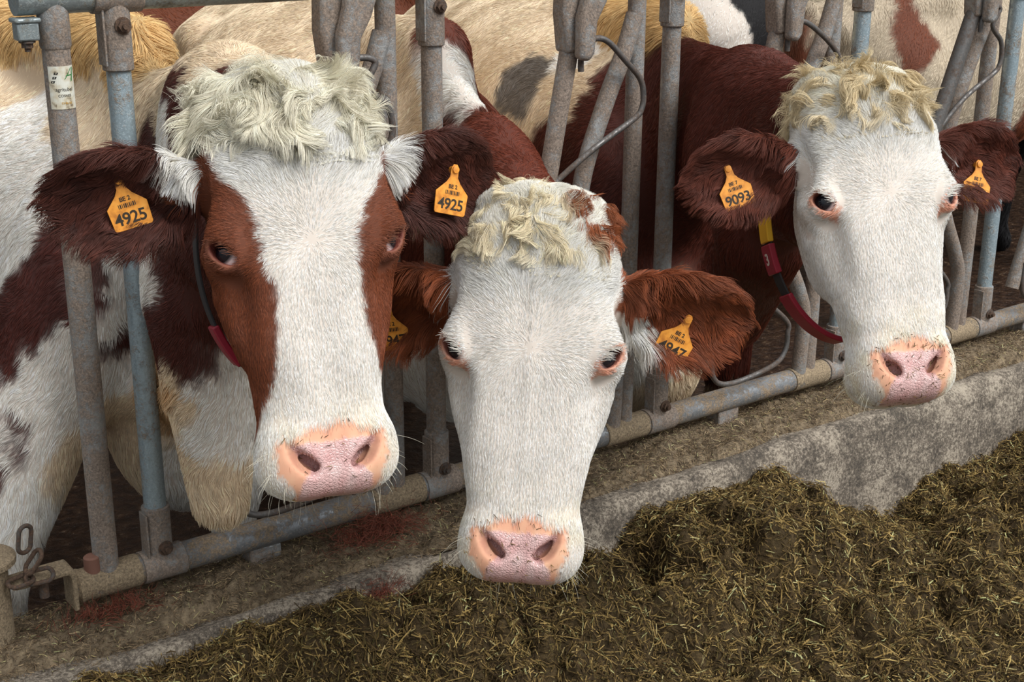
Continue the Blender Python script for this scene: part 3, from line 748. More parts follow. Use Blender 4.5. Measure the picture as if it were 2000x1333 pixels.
SEEDS = {
    (0, 'b'): {
        'G': [[-0.058,0.531,1.418],[-0.047,0.279,1.446],[-0.054,0.249,1.439],[0.014,0.103,1.446],[-0.014,0.066,1.403]],
        'C': [[-0.126,-0.237,1.432],[-0.151,-0.317,1.429],[-0.074,0.499,1.327],[-0.084,0.201,1.309],[-0.515,-0.547,1.371],[-0.079,-0.075,1.385],[-0.108,-0.089,1.344],[-0.096,-0.014,1.32],[-0.083,0.018,1.339],[-0.232,-0.252,0.888],[-0.221,-0.26,0.835],[-0.194,-0.25,0.694],[-0.162,0.054,0.732],[-0.115,0.135,0.583],[-0.287,0.061,0.659]],
        'W': [[-0.156,0.361,1.248],[-0.237,0.255,1.122],[-0.203,0.228,1.171],[-0.17,-0.196,1.328],[-0.157,-0.157,1.286],[-0.229,0.133,1.121],[-0.267,0.171,1.062],[-0.274,0.25,1.007],[-0.531,-0.507,1.303],[-0.343,0.11,0.777],[-0.301,0.073,0.858],[-0.273,0.043,0.889],[-0.32,0.088,0.808],[-0.166,0.011,1.053],[-0.18,0.009,1.006],[-0.179,0.001,0.942],[-0.202,0.005,0.916],[-0.193,0.017,0.824],[-0.168,0.012,0.824],[-0.204,0.012,0.849],[-0.248,-0.246,1.135],[-0.251,-0.242,1.09],[-0.254,-0.234,1.057],[-0.201,-0.315,0.882],[-0.172,-0.336,0.904],[-0.182,-0.341,0.937],[-0.188,-0.328,0.896],[-0.193,-0.292,0.787],[-0.068,0.023,0.546],[-0.362,0.125,0.737],[-0.322,0.069,0.71],[-0.342,0.075,0.672],[-0.373,0.105,0.672],[-0.378,0.092,0.625],[-0.319,0.073,0.75],[-0.335,0.096,0.774],[-0.366,0.081,0.614],[-0.358,0.078,0.515],[-0.359,0.103,0.714],[-0.339,0.078,0.704],[-0.356,0.146,0.771],[-0.403,0.101,0.566]],
        'M': [[-0.151,-0.217,1.398],[-0.19,-0.358,1.416],[-0.233,-0.388,1.376],[-0.181,-0.251,1.362],[-0.204,-0.295,1.328],[-0.109,-0.047,1.293],[-0.116,-0.057,1.263],[-0.503,-0.535,1.266],[-0.239,0.084,1.082],[-0.281,0.116,1.015],[-0.306,0.158,0.961],[-0.189,0.029,1.054],[-0.511,-0.533,1.256],[-0.328,0.139,0.859],[-0.3,0.083,0.916],[-0.271,0.051,0.957],[-0.507,-0.544,1.239],[-0.194,0.017,1.017],[-0.199,0.009,0.968],[-0.172,0.003,0.886],[-0.189,0.006,0.872],[-0.253,-0.281,1.107],[-0.251,-0.3,1.039],[-0.219,-0.359,1.045],[-0.197,-0.351,0.993],[-0.256,-0.257,1.013],[-0.242,-0.242,0.94],[-0.236,-0.299,0.962],[-0.206,-0.329,0.943],[-0.19,-0.334,0.926],[-0.22,-0.307,0.918],[-0.351,0.103,0.74],[-0.34,0.086,0.733],[-0.354,0.091,0.7],[-0.36,0.093,0.688],[-0.353,0.115,0.753],[-0.389,0.112,0.638]],
        'T': [[-0.149,-0.06,0.78],[-0.228,-0.249,0.862]],
    },
    (1, 'b'): {
        'C': [[-0.219,1.285,1.297],[-0.143,0.815,1.366],[-0.153,0.597,1.312],[-0.257,0.908,1.283],[-0.26,1.26,1.244],[-0.101,0.112,1.251],[-0.129,0.051,1.15],[-0.138,0.007,1.045],[-0.078,0.189,1.353],[-0.058,0.358,1.381]],
        'W': [[-0.012,0.066,1.363],[0.013,0.059,1.341],[0.049,0.081,1.314],[-0.046,-0.0,1.318],[-0.094,-0.142,1.287],[-0.119,-0.23,1.268],[-0.088,-0.083,1.289],[-0.114,0.021,0.656]],
        'M': [[-0.111,-0.135,1.261],[-0.126,-0.193,1.245],[0.072,0.103,1.277],[-0.103,-0.257,1.284],[-0.169,-0.38,1.268],[-0.144,-0.407,1.28],[-0.175,-0.551,1.259],[-0.008,0.094,1.398],[0.017,0.085,1.382],[0.05,0.097,1.357],[-0.174,-0.346,1.261],[-0.235,-0.628,1.251],[-0.228,-0.691,1.253],[-0.143,-0.002,0.955],[-0.105,-0.107,0.976],[-0.474,-0.77,1.038],[-0.475,-0.775,1.109]],
    },
    (2, 'b'): {
        'G': [[-0.061,0.424,1.371],[-0.078,0.33,1.341],[-0.069,0.154,1.384],[-0.07,0.096,1.352],[-0.023,0.068,1.378],[-0.086,0.199,1.329]],
        'C': [[-0.233,0.647,1.258],[-0.164,0.628,1.314],[-0.286,0.668,1.187],[-0.289,0.515,1.068],[-0.268,0.459,1.104],[-0.178,0.334,1.225],[-0.12,0.553,1.32],[-0.099,0.316,1.297],[-0.133,0.309,1.261],[-0.192,0.3,1.205],[-0.224,0.291,1.159],[-0.252,0.409,1.128],[-0.28,0.458,1.06],[-0.083,-0.049,0.497],[-0.035,-0.035,0.454],[-0.006,-0.036,0.489],[0.169,0.126,0.364],[-0.09,-0.056,0.57]],
        'W': [[-0.127,0.379,1.271],[-0.101,-0.05,0.535]],
        'M': [[-0.137,0.244,1.248],[-0.209,0.228,1.163],[-0.243,0.224,1.106],[-0.269,0.357,1.065],[-0.279,0.383,1.02],[-0.101,0.169,1.282],[-0.083,0.07,1.312],[-0.063,-0.029,1.346],[-0.261,-0.491,1.284],[-0.145,-0.084,1.095],[-0.312,-0.757,1.326],[-0.195,-0.477,1.364],[-0.078,-0.114,1.35],[-0.288,-0.567,0.976],[-0.206,-0.447,0.82],[-0.163,0.001,0.952],[-0.276,0.213,1.024],[-0.266,0.235,1.046],[0.155,0.177,0.409],[0.155,0.111,0.447],[0.161,0.129,0.387],[0.187,0.086,0.473],[-0.03,-0.056,0.576]],
        'D': [[-0.262,0.527,1.156],[-0.268,0.488,1.12],[-0.26,0.567,1.185]],
    },
    (0, 'h'): {
        'W': [[0.146,-0.104,-0.312],[0.176,-0.11,-0.329],[0.208,-0.103,-0.339],[0.227,-0.094,-0.367],[0.04,-0.09,-0.016],[0.085,-0.008,0.013],[0.204,0.007,0.012],[0.371,0.004,0.003],[0.477,-0.008,0.001],[0.481,-0.09,-0.021],[0.509,0.067,-0.002],[0.044,-0.102,-0.027],[-0.006,-0.097,-0.437],[0.002,-0.089,-0.297],[0.074,-0.146,-0.065],[0.033,-0.113,-0.066],[0.073,-0.111,-0.02],[0.056,-0.101,-0.019],[0.073,-0.105,-0.014],[0.095,-0.105,-0.005],[0.116,-0.097,0.004],[0.136,-0.08,0.011],[0.164,-0.068,0.013],[0.193,-0.063,0.014],[0.222,-0.062,0.011],[0.245,-0.059,0.007],[0.261,-0.05,0.007],[0.308,-0.054,0.005],[0.364,-0.06,-0.002],[0.407,-0.07,-0.011],[0.435,-0.086,-0.031],[0.084,-0.105,-0.009],[0.106,-0.101,0.0],[0.126,-0.089,0.008],[0.15,-0.074,0.012],[0.179,-0.066,0.014],[0.208,-0.062,0.013],[0.233,-0.06,0.009],[0.253,-0.054,0.007],[0.285,-0.052,0.006],[0.336,-0.057,0.002],[0.386,-0.065,-0.006],[0.421,-0.079,-0.019],[0.088,0.112,-0.013],[0.118,0.105,0.001],[0.138,0.089,0.008],[0.16,0.074,0.012],[0.189,0.061,0.015],[0.226,0.051,0.013],[0.262,0.055,0.006],[0.291,0.057,0.005],[0.321,0.058,0.003],[0.358,0.068,-0.003],[0.391,0.076,-0.013],[0.103,0.108,-0.004],[0.128,0.097,0.005],[0.149,0.082,0.01],[0.175,0.068,0.013],[0.208,0.056,0.015],[0.244,0.053,0.008],[0.277,0.056,0.005],[0.306,0.058,0.004],[0.339,0.063,0.0],[0.375,0.072,-0.007]],
        'M': [[0.088,-0.128,-0.052],[0.137,-0.128,-0.066],[0.16,-0.119,-0.005],[0.17,-0.095,0.006],[0.215,-0.109,-0.022],[0.259,-0.093,-0.024],[0.304,-0.086,-0.013],[0.36,-0.087,-0.02],[0.395,-0.092,-0.036],[0.256,-0.117,-0.042],[0.312,-0.114,-0.057],[0.349,-0.11,-0.064],[0.387,-0.009,-0.563],[0.429,0.002,-0.601],[0.111,0.117,-0.01],[0.164,0.116,-0.002],[0.185,0.096,0.007],[0.235,0.101,-0.005],[0.262,0.09,-0.02],[0.306,0.097,-0.036],[0.277,0.121,-0.052],[0.351,0.105,-0.052],[0.081,0.148,-0.066],[-0.002,-0.102,-0.465],[0.098,-0.139,-0.056],[0.082,0.156,-0.065],[0.068,-0.117,-0.048],[0.058,-0.115,-0.047],[0.073,-0.115,-0.028],[0.098,-0.116,-0.011],[0.123,-0.107,-0.0],[0.143,-0.09,0.008],[0.167,-0.08,0.01],[0.195,-0.075,0.012],[0.223,-0.074,0.009],[0.248,-0.07,0.004],[0.262,-0.062,0.004],[0.307,-0.066,0.003],[0.362,-0.072,-0.005],[0.402,-0.081,-0.019],[0.428,-0.092,-0.053],[0.086,-0.116,-0.017],[0.111,-0.111,-0.005],[0.133,-0.098,0.004],[0.155,-0.085,0.009],[0.181,-0.077,0.011],[0.209,-0.075,0.011],[0.235,-0.072,0.006],[0.255,-0.066,0.004],[0.284,-0.064,0.004],[0.334,-0.069,-0.001],[0.382,-0.076,-0.012],[0.414,-0.087,-0.031],[0.08,0.142,-0.07],[0.113,0.133,-0.056],[0.144,0.101,0.003],[0.165,0.086,0.008],[0.192,0.073,0.012],[0.226,0.064,0.01],[0.261,0.067,0.003],[0.291,0.07,0.002],[0.319,0.071,0.0],[0.356,0.083,-0.013],[0.098,0.135,-0.056],[0.132,0.109,-0.002],[0.154,0.093,0.006],[0.179,0.079,0.01],[0.209,0.068,0.012],[0.244,0.066,0.006],[0.276,0.069,0.002],[0.305,0.07,0.002],[0.337,0.076,-0.005],[0.373,0.088,-0.024]],
    },
    (1, 'h'): {
        'W': [[0.065,0.009,0.008],[0.053,-0.087,-0.01],[0.073,0.103,-0.015],[0.374,0.02,0.008],[0.002,-0.003,0.003],[-0.004,0.086,-0.035],[0.023,0.104,-0.041],[0.09,-0.138,-0.064],[0.099,-0.148,-0.058],[-0.032,0.002,-0.015],[-0.039,0.033,-0.025],[0.003,-0.075,-0.02],[0.004,0.067,-0.015],[0.16,0.157,-0.095]],
        'M': [[0.081,0.159,-0.065],[0.104,-0.161,-0.063],[0.129,0.157,-0.064]],
    },
    (2, 'h'): {
        'W': [[0.135,-0.03,0.014],[0.407,-0.02,0.002],[0.122,-0.111,-0.016],[0.118,0.158,-0.065],[0.227,-0.115,-0.142],[0.108,-0.132,-0.055],[0.023,-0.114,-0.082]],
        'M': [[0.021,-0.081,-0.204],[0.104,-0.161,-0.065],[0.148,-0.158,-0.078],[-0.002,-0.081,-0.183],[0.095,0.179,-0.078]],
    },
}

# ------------------------------------------------------------------ coats
LABC = {'W': srgb(242, 239, 231), 'C': srgb(234, 214, 184), 'G': srgb(226, 190, 132), 'M': srgb(104, 50, 34), 'B': srgb(122, 64, 38),
        'T': srgb(224, 186, 140), 'D': srgb(120, 112, 104), 'K': srgb(26, 24, 26)}
PINK, PAD = srgb(230, 174, 142), srgb(222, 180, 176)
def seed_color(P, D, over=None, soft=.006):
    lab = sorted(D); pts = []; cols = []
    for l in lab:
        for q in D[l]: pts.append(q); cols.append((over or {}).get(l, LABC[l]))
    pts = np.array(pts); cols = np.array(cols); out = np.zeros((len(P), 3))
    for i in range(0, len(P), 20000):
        d = np.linalg.norm(P[i:i+20000, None, :]-pts[None], axis=2)
        w = np.exp(-(d-d.min(1, keepdims=True))/soft)
        out[i:i+20000] = (w@cols)/w.sum(1, keepdims=True)
    return out
def warp(P, a, f, seed):
    return P+a*np.stack([wnoise(P, f, seed+i) for i in range(3)], 1)
def cow_fields(c, P):
    """which part of the animal a surface point belongs to, and its head coordinates"""
    q = muzzle_warp((P-c['HO'])@c['HL']/c.get('hs', 1), c.get('muz', 1))
    near = np.linalg.norm(q-np.array([.25, 0, -.06]), axis=1) < .6
    dh = np.full(len(P), 9.0); de = np.full((2, len(P)), 9.0)
    if near.any():
        dh[near] = d_headbase(q[near])
        for i, e in enumerate(c['ears']): de[i, near] = d_ear(q[near], e)
    ear = (de.min(0) < .010) & (de.min(0) < dh)
    head = ~ear & (dh < .045) & (q[:, 2] > -.20-.1*q[:, 0])
    return q, head, ear, de.argmin(0)
def skin_masks(q):
    u, v, w = q[:, 0], np.abs(q[:, 1]), q[:, 2]
    vl = np.interp(u, [.45, .475, .52, .545, .57], [.02, .079, .079, .066, .055])
    ut = np.interp(v, [0, .03, .06, .08], [.460, .462, .474, .482])
    n1 = .004*wnoise(q, 60, 5)
    skin = sstep(-.006, .005, vl-v+1.6*n1)*sstep(-.007, .006, u-ut+1.6*n1)*sstep(-.075, -.06, w)
    nl = np.interp(u, [.47, .486, .50, .522, .54, .57], [.062, .060, .053, .033, .050, .055])
    pad = skin*sstep(-.003, .003, nl-v+.4*n1)*sstep(.483, .488, u+.5*n1)
    return skin, pad
def eye_coords(q):
    s = q*np.array([1, 1, 1]); s = np.stack([q[:, 0], np.abs(q[:, 1]), q[:, 2]], 1)-EYE_C
    return s@EYE_A, s@EYE_B, s@EYE_N
def coat(c, P, k, under=False):
    q, head, ear, ei = cow_fields(c, P)
    col = seed_color(warp(P, .010, 22, 31+k), SEEDS[(k, 'b')], c.get('bodycol'))
    hs = SEEDS.get((k, 'h'))
    skin = np.zeros(len(P)); pad = np.zeros(len(P))
    if head.any():
        qh = q[head]
        ch = seed_color(warp(qh, .0035, 55, 61+k), hs, c.get('headcol'), .002)
        # yellowish, slightly soiled patches around the muzzle and on the poll
        stn = sstep(.38, .47, qh[:, 0])*(.35+.35*wnoise(qh, 14, 9+k))+sstep(.10, .0, qh[:, 0])*.5
        stn = np.clip(stn*c.get('soil', 1), 0, 1)[:, None]*(ch.min(1) > .35)[:, None]
        ch = ch*(1-stn)+ch*np.array([.96, .90, .74])*stn
        x, y, z = eye_coords(qh)
        alm = np.hypot(x/.0205, (y-.0015+.0012*(x/.0205)**2)/.0134)
        rim = sstep(1.65, 1.2, alm+.15*wnoise(qh, 80, 3)+.25*sstep(-.01, .03, y)-.35*sstep(0, .03, x)*sstep(.01, -.02, y))*(np.abs(z) < .035)
        ch = ch*(1-rim[:, None])+np.array(c['rimcol'])*rim[:, None]
        wet = sstep(1.12, .95, alm)*(np.abs(z) < .03)
        ch = ch*(1-wet[:, None])+np.array(srgb(110, 50, 45))*wet[:, None]
        s, p = skin_masks(qh)
        sc = np.array(PINK)[None]*(1-p[:, None])+np.array(PAD)[None]*p[:, None]
        sc = sc*(1+.10*wnoise(qh, 30, 4)[:, None]*np.array([.3, 1, 1]))
        ch = ch*(1-s[:, None])+sc*s[:, None]
        col[head] = ch; skin[head] = np.maximum(s, np.maximum(rim*.6, wet)); pad[head] = np.maximum(p, .6*wet)
    if ear.any():
        qe = q[ear]; ce = np.zeros((len(qe), 3))
        for i, e in enumerate(c['ears']):
            m = ei[ear] == i
            if not m.any(): continue
            a, b, cc = ear_local(qe[m], e)
            base = np.array(e.get('col', c['earcol']))
            t = base[None]*(1+.22*wnoise(qe[m], 25, 17))[:, None]
            for (a0, b0, r0, lc) in e.get('spots', []):
                w_ = sstep(r0*1.15, r0*.85, np.hypot(a-a0, b-b0)+.008*wnoise(qe[m], 50, 23))[:, None]
                t = t*(1-w_)+np.array(LABC[lc])*w_
            ce[m] = t
        col[ear] = ce
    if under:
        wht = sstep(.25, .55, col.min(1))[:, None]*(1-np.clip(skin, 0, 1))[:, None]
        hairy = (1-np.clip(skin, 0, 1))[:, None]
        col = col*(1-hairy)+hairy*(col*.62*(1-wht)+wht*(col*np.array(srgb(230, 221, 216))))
    # inside of the nostrils
        if head.any():
            nd = nostril(np.stack([q[head][:, 0], np.abs(q[head][:, 1]), q[head][:, 2]], 1))
            w_ = sstep(.003, -.004, nd)[:, None]; col[head] = col[head]*(1-w_)+np.array(srgb(120, 62, 58))*w_
    return col, skin, pad, q, head, ear, ei

def coat_material():
    m, nt, b = newmat('coat'); L = nt.links.new
    at = N(nt, 'ShaderNodeAttribute', attribute_name='coat')
    pa = N(nt, 'ShaderNodeAttribute', attribute_name='pad')
    L(at.outputs['Color'], b.inputs['Base Color'])
    rr = N(nt, 'ShaderNodeMapRange'); L(pa.outputs['Fac'], rr.inputs[0]); rr.inputs[3].default_value = .75; rr.inputs[4].default_value = .30; L(rr.outputs[0], b.inputs['Roughness'])
    tc = N(nt, 'ShaderNodeTexCoord')
    vo = N(nt, 'ShaderNodeTexVoronoi', feature='DISTANCE_TO_EDGE', i_Scale=210.0); L(tc.outputs['Object'], vo.inputs['Vector'])
    sm = N(nt, 'ShaderNodeMapRange'); L(vo.outputs['Distance'], sm.inputs[0]); sm.inputs[2].default_value = .22
    ml = N(nt, 'ShaderNodeMath', operation='MULTIPLY'); L(sm.outputs[0], ml.inputs[0]); L(pa.outputs['Fac'], ml.inputs[1])
    bp = N(nt, 'ShaderNodeBump', i_Strength=.55, i_Distance=.0012); L(ml.outputs[0], bp.inputs['Height']); L(bp.outputs[0], b.inputs['Normal'])
    b.inputs['Specular IOR Level'].default_value = .4
    return m
M_coat = coat_material()
def fur_material():
    m, nt, b = newmat('fur'); L = nt.links.new
    at = N(nt, 'ShaderNodeAttribute', attribute_name='tint')
    L(at.outputs['Color'], b.inputs['Base Color']); b.inputs['Roughness'].default_value = .5; b.inputs['Specular IOR Level'].default_value = .35
    return m
M_fur = fur_material()

class Strands:
    """collects strands of several lengths into one curves object"""
    def __init__(s): s.k = []; s.c = []; s.r = []
    def add(s, keys, col, rad):
        """keys (n,m,3), col (n,3), rad (n,) root radius, tapering"""
        n, m = keys.shape[:2]
        s.k.append(keys.astype(np.float32)); s.c.append(col.astype(np.float32))
        tp = np.linspace(1, 0, m)**.6*.8+.2
        s.r.append((rad[:, None]*tp[None]).astype(np.float32))
    def build(s, name, parent, mat):
        cu = bpy.data.hair_curves.new(name)
        sizes = []
        for k in s.k: sizes += [k.shape[1]]*k.shape[0]
        cu.add_curves(sizes)
        pos = np.concatenate([k.reshape(-1, 3) for k in s.k]); rad = np.concatenate([r.ravel() for r in s.r]); col = np.concatenate(s.c)
        cu.points.foreach_set('position', pos.ravel())
        a = cu.attributes.get('radius') or cu.attributes.new('radius', 'FLOAT', 'POINT'); a.data.foreach_set('value', rad)
        a = cu.attributes.new('tint', 'FLOAT_COLOR', 'CURVE'); a.data.foreach_set('color', np.concatenate([col, np.ones((len(col), 1), np.float32)], 1).ravel())
        cu.materials.append(mat)
        o = bpy.data.objects.new(name, cu); COL.objects.link(o); o.parent = parent
        return o
def vecnoise(P, f, seed): return np.stack([wnoise(P, f, seed+7*i) for i in range(3)], 1)
def grow(P, nrm, t, L, lift, m=5, curl=0.0, curlf=30.0, seed=0, droop=None, clump=0.0, cell=.007, flat=True):
    """keys of strands rooted at P that lie along t, rising 'lift' from the skin"""
    n = len(P); s = np.linspace(0, 1, m)
    keys = np.zeros((n, m, 3)); keys[:, 0] = P-nrm*.001
    d = unit(t+nrm*lift[:, None]); pos = keys[:, 0].copy()
    for i in range(1, m):
        step = (L/(m-1))[:, None]
        dd = d.copy()
        if curl: dd = dd+curl*vecnoise(P*1.0+d*L[:, None]*s[i]*.8, curlf, seed)*(.4+s[i])
        if droop is not None: dd = dd+droop[None]*s[i]
        dd = dd-nrm*((dd*nrm).sum(1)-lift*(1-.75*s[i]) if flat else 0*lift)[:, None]
        dd = unit(dd); pos = pos+dd*step; keys[:, i] = pos
        d = unit(d*.6+dd*.4-nrm*(lift*.15)[:, None])
    if clump:
        cid = np.floor((P+.35*cell*vecnoise(P, .22/cell, 91))/cell).astype(np.int64)
        h = (cid[:, 0]*73856093) ^ (cid[:, 1]*19349663) ^ (cid[:, 2]*83492791)
        _, inv, cnt = np.unique(h, return_inverse=True, return_counts=True)
        for i in range(1, m):
            cen = np.stack([np.bincount(inv, keys[:, i, a])/cnt for a in range(3)], 1)[inv]
            w = clump*s[i]**1.3
            keys[:, i] = keys[:, i]*(1-w)+cen*w
        return keys, inv
    return keys, None

def surface_samples(V, F, dens, root_m, g):
    """random points on the faces turned to the front of the barrier (dens: strands per m2 per vertex)"""
    T = np.concatenate([F[:, [0, 1, 2]], F[:, [0, 2, 3]]])
    A, B, C_ = V[T[:, 0]], V[T[:, 1]], V[T[:, 2]]
    cr = np.cross(B-A, C_-A); ar = np.linalg.norm(cr, axis=1)*.5
    fn_ = cr/np.maximum(2*ar, 1e-12)[:, None]
    n_exp = ar*dens[T].mean(1)
    n = np.floor(n_exp+g.random(len(T))).astype(int)
    idx = np.repeat(np.arange(len(T)), n)
    r1 = np.sqrt(g.random(len(idx))); r2 = g.random(len(idx))
    w = np.stack([1-r1, r1*(1-r2), r1*r2], 1)
    return idx, T, w
def view_weight(Pw, Nw):
    """1 where a surface can be seen from the feed alley around the camera, else 0"""
    d = Pw-CAMN; z = d@np.array(_f); x = d@np.array(_r)/z; y = d@np.array(_u)/z
    m = (np.abs(x) < .365*1.10+.02) & (np.abs(y) < .243*1.12+.02) & (z > .1)
    fac = -(Nw*d).sum(1)/np.linalg.norm(d, axis=1)
    return (m & (fac > -.30)).astype(float)

def uv_eye(root, c, sgn):
    nu, nv = 40, 28
    pit = np.linspace(0, np.pi, nv); az = np.linspace(0, 2*np.pi, nu, endpoint=False)
    gaze = unit((EYE_N-c.get('gaze', .42)*EYE_A+.05*EYE_B)[None])[0]
    a = unit(np.cross(gaze, [0, 0, 1.])[None])[0]; b2 = np.cross(gaze, a)
    V = []; col = []
    for p in pit:
        for t in az:
            bulge = 1.0+.045*math.exp(-(p/.45)**2)
            V.append((gaze*math.cos(p)+math.sin(p)*(a*math.cos(t)+b2*math.sin(t)))*EYE_R*bulge)
    V = np.array(V); ang = np.repeat(pit, nu)
    S_ = EYE_C+EYE_N*.0004
    V = (V+S_)*np.array([1, sgn, 1])
    V = V*c.get('hs', 1)@c['HL'].T+c['HO']
    F = [(i*nu+j, i*nu+(j+1) % nu, (i+1)*nu+(j+1) % nu, (i+1)*nu+j) for i in range(nv-1) for j in range(nu)]
    o = mesh_np('eye', V, F, M_eye, root)
    iris = sstep(.98, .90, ang)[:, None]; pup = sstep(.42, .34, ang)[:, None]
    colr = np.array(srgb(228, 202, 200))*(1-iris)+np.array(srgb(34, 26, 30))*iris
    colr = colr*(1-pup)+np.array(srgb(12, 14, 24))*pup
    at = o.data.attributes.new('coat', 'FLOAT_COLOR', 'POINT')
    at.data.foreach_set('color', np.concatenate([colr, np.ones((len(colr), 1))], 1).astype(np.float32).ravel())
    return o
M_eye, _nt, _b = newmat('eye_gloss')
_a = N(_nt, 'ShaderNodeAttribute', attribute_name='coat'); _nt.links.new(_a.outputs['Color'], _b.inputs['Base Color'])
_b.inputs['Roughness'].default_value = .06; _b.inputs['Specular IOR Level'].default_value = .35

WH = np.array([.204, 0, .013])
def build_cow(k, c, hf=.0042, hc=.022, fur=1.0):
    V, F, fn = make_cow_mesh(c, hf, hc)
    root = empty('cow', c['loc'], c['rz']); c['root'] = root
    tag(root, c['label'], 'cow', c.get('group', 'cows at the feed barrier'))
    body = mesh_np('body', V, F, M_coat, root)
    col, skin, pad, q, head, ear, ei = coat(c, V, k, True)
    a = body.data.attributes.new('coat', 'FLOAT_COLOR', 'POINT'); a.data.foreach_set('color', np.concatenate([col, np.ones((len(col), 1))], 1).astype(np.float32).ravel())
    a = body.data.attributes.new('pad', 'FLOAT', 'POINT'); a.data.foreach_set('value', pad.astype(np.float32))
    for s in (-1, 1): uv_eye(root, c, s)
    nr = np.zeros(len(V)*3, np.float32); body.data.vertices.foreach_get('normal', nr); nr = nr.reshape(-1, 3).astype(float)
    c['V'], c['F'] = V, F
    if fur <= 0: return
    g = np.random.default_rng(100+k)
    Rz, loc = c['Rz'], np.array(c['loc'])
    vis = view_weight(V@Rz.T+loc, nr@Rz.T)
    dens = np.where(head, 460e3, np.where(ear, 330e3, c.get('bodydens', 60e3)))*vis*fur
    x, y, z = eye_coords(q); alm = np.hypot(x/.0205, y/.0134)
    dens *= np.where(head | ear, c.get('headfur', 1), 1)
    dens *= np.where(head & (np.abs(z) < .04), sstep(1.0, 1.5, alm), 1)
    dens *= np.where(head, 1-.985*sstep(.25, .75, np.where(alm < 2.2, 0, skin)), 1)
    idx, T, w = surface_samples(V, F, dens, None, g)
    tri = T[idx]; ip = lambda A: (A[tri]*(w[:, :, None] if A.ndim == 2 else w)).sum(1)
    P = ip(V); n_ = unit(ip(nr)); hd = ip(head.astype(float)) > .5; er = (ip(ear.astype(float)) > .5) & ~hd
    bd = ~hd & ~er
    colr = coat(c, P, k)[0]
    HL, HO, hs = c['HL'], c['HO'], c.get('hs', 1)
    S = Strands()
    def jitter(cl, inv, amt=.10, cl_amt=.12):
        f = 1+amt*g.normal(size=len(cl))
        if inv is not None: f *= 1+cl_amt*np.random.default_rng(5).normal(size=inv.max()+1)[inv]
        return np.clip(cl*np.clip(f, .55, 1.3)[:, None], 0, .93)
    # ---- face
    i = np.flatnonzero(hd)
    if len(i):
        Pi, ni = P[i], n_[i]; qh = (Pi-HO)@HL/hs; nh = ni@HL
        u, v, wv = qh.T
        du = u-WH[0]; r = np.hypot(du, v)+1e-4
        t = np.stack([du/r, v/r, np.zeros_like(u)], 1)
        dn = sstep(.0, .10, du)
        t[:, 0] += dn*1.4; t[:, 1] *= 1-.55*dn
        up = sstep(-.05, -.12, du); t[:, 1] += up*.5*np.sign(v)*np.minimum(1, np.abs(v)/.03)
        side = sstep(-.02, -.09, wv); t[:, 2] -= side*.9; t[:, 0] += side*.5*sstep(0, .1, du)
        t += (.12+.50*up)[:, None]*vecnoise(qh, 14, 40+k)*sstep(.02, .08, r)[:, None]
        t += .03*vecnoise(qh, 40, 44+k)+.20*g.normal(size=qh.shape)
        t = unit(t-nh*(t*nh).sum(1)[:, None])
        Lh = .0085+.005*g.random(len(i))+.011*up+.004*sstep(.42, .50, u)
        Lh *= 1-.45*sstep(.46, .5, u)
        lift = .20+.16*g.random(len(i))+.18*up
        keys, inv = grow(qh, nh, t, Lh, lift, 5, .09, 30, 50+k, None, .55, .0050)
        S.add(keys*hs@HL.T+HO, jitter(colr[i], inv, .24, .06), np.full(len(i), .00025)*(.8+.4*g.random(len(i))))
        # ---- curly topknot on the poll
        tk = c['tuft']
        for ly in (0, 1):
            m = np.flatnonzero((u < tk.get('to', .085)) & (wv > -.15) & (g.random(len(u)) < tk.get('keep', .55)*.65) & (np.abs(v) < .112))
            qt, nt_ = qh[m], nh[m]; uu, vv, ww = qt.T
            d = np.stack([.75+0*uu, 1.5*vv/.1*tk.get('spread', .6), .55-2.2*sstep(-.02, -.12, ww)*.4], 1)
            d = d+.75*vecnoise(qt, 13, 70+k+300*ly)+.35*vecnoise(qt, 32, 76+k+300*ly)
            d = unit(d)
            Lt = tk['len']*(.55+.45*g.random(len(m)))*sstep(tk.get('to', .085)+.01, .03, uu)*(.75+.35*wnoise(qt, 18, 80+k+300*ly))
            keys, inv = grow(qt, nt_, d, np.clip(Lt, .008, .2), np.full(len(m), tk.get('lift', .55)), 9, tk.get('curl', .85), tk.get('freq', 12), 84+k+300*ly, np.array([.50, 0, -.16]), .62, .008, False)
            tc = np.array(tk['col'])[None]*(1-.35*sstep(.02, .09, uu))[:, None]+np.array(LABC['W'])[None]*(.35*sstep(.02, .09, uu))[:, None]
            if 'side' in tk:
                sm = tk['side'](qt)[:, None]; tc = tc*(1-sm)+np.array(srgb(150, 84, 48))*sm
            S.add(keys*hs@HL.T+HO, jitter(tc, inv, .14, .08), np.full(len(m), .00026))
        # ---- lashes
        for sg in (-1, 1):
            nl = 70; s_ = g.uniform(-1, .9, nl)
            el = EYE_C+EYE_A*(.0205*s_)[:, None]+EYE_B*(.0134*np.sqrt(np.clip(1-s_**2, .02, 1))+.0025)[:, None]+EYE_N*.0222
            el = el*np.array([1, sg, 1]); nn = np.tile(EYE_N*np.array([1, sg, 1]), (nl, 1))
            dd = unit((EYE_N*.8-EYE_A*.45-EYE_B*.05)*np.array([1, sg, 1])+.15*g.normal(size=(nl, 3)))
            keys, _ = grow(el, nn, dd, g.uniform(.014, .024, nl), np.full(nl, .1), 5, .15, 40, 5, np.array([.25, 0, -.1]), flat=False)
            S.add(keys*hs@HL.T+HO, jitter(np.tile(np.array(c['lash']), (nl, 1)), None), np.full(nl, .0004))
        # ---- whiskers round the lips and chaff stuck to the nose
        m = np.flatnonzero((u > .49) & ((wv < -.045) | (np.abs(v) > .07)))
        m = g.choice(m, min(70, len(m)), replace=False)
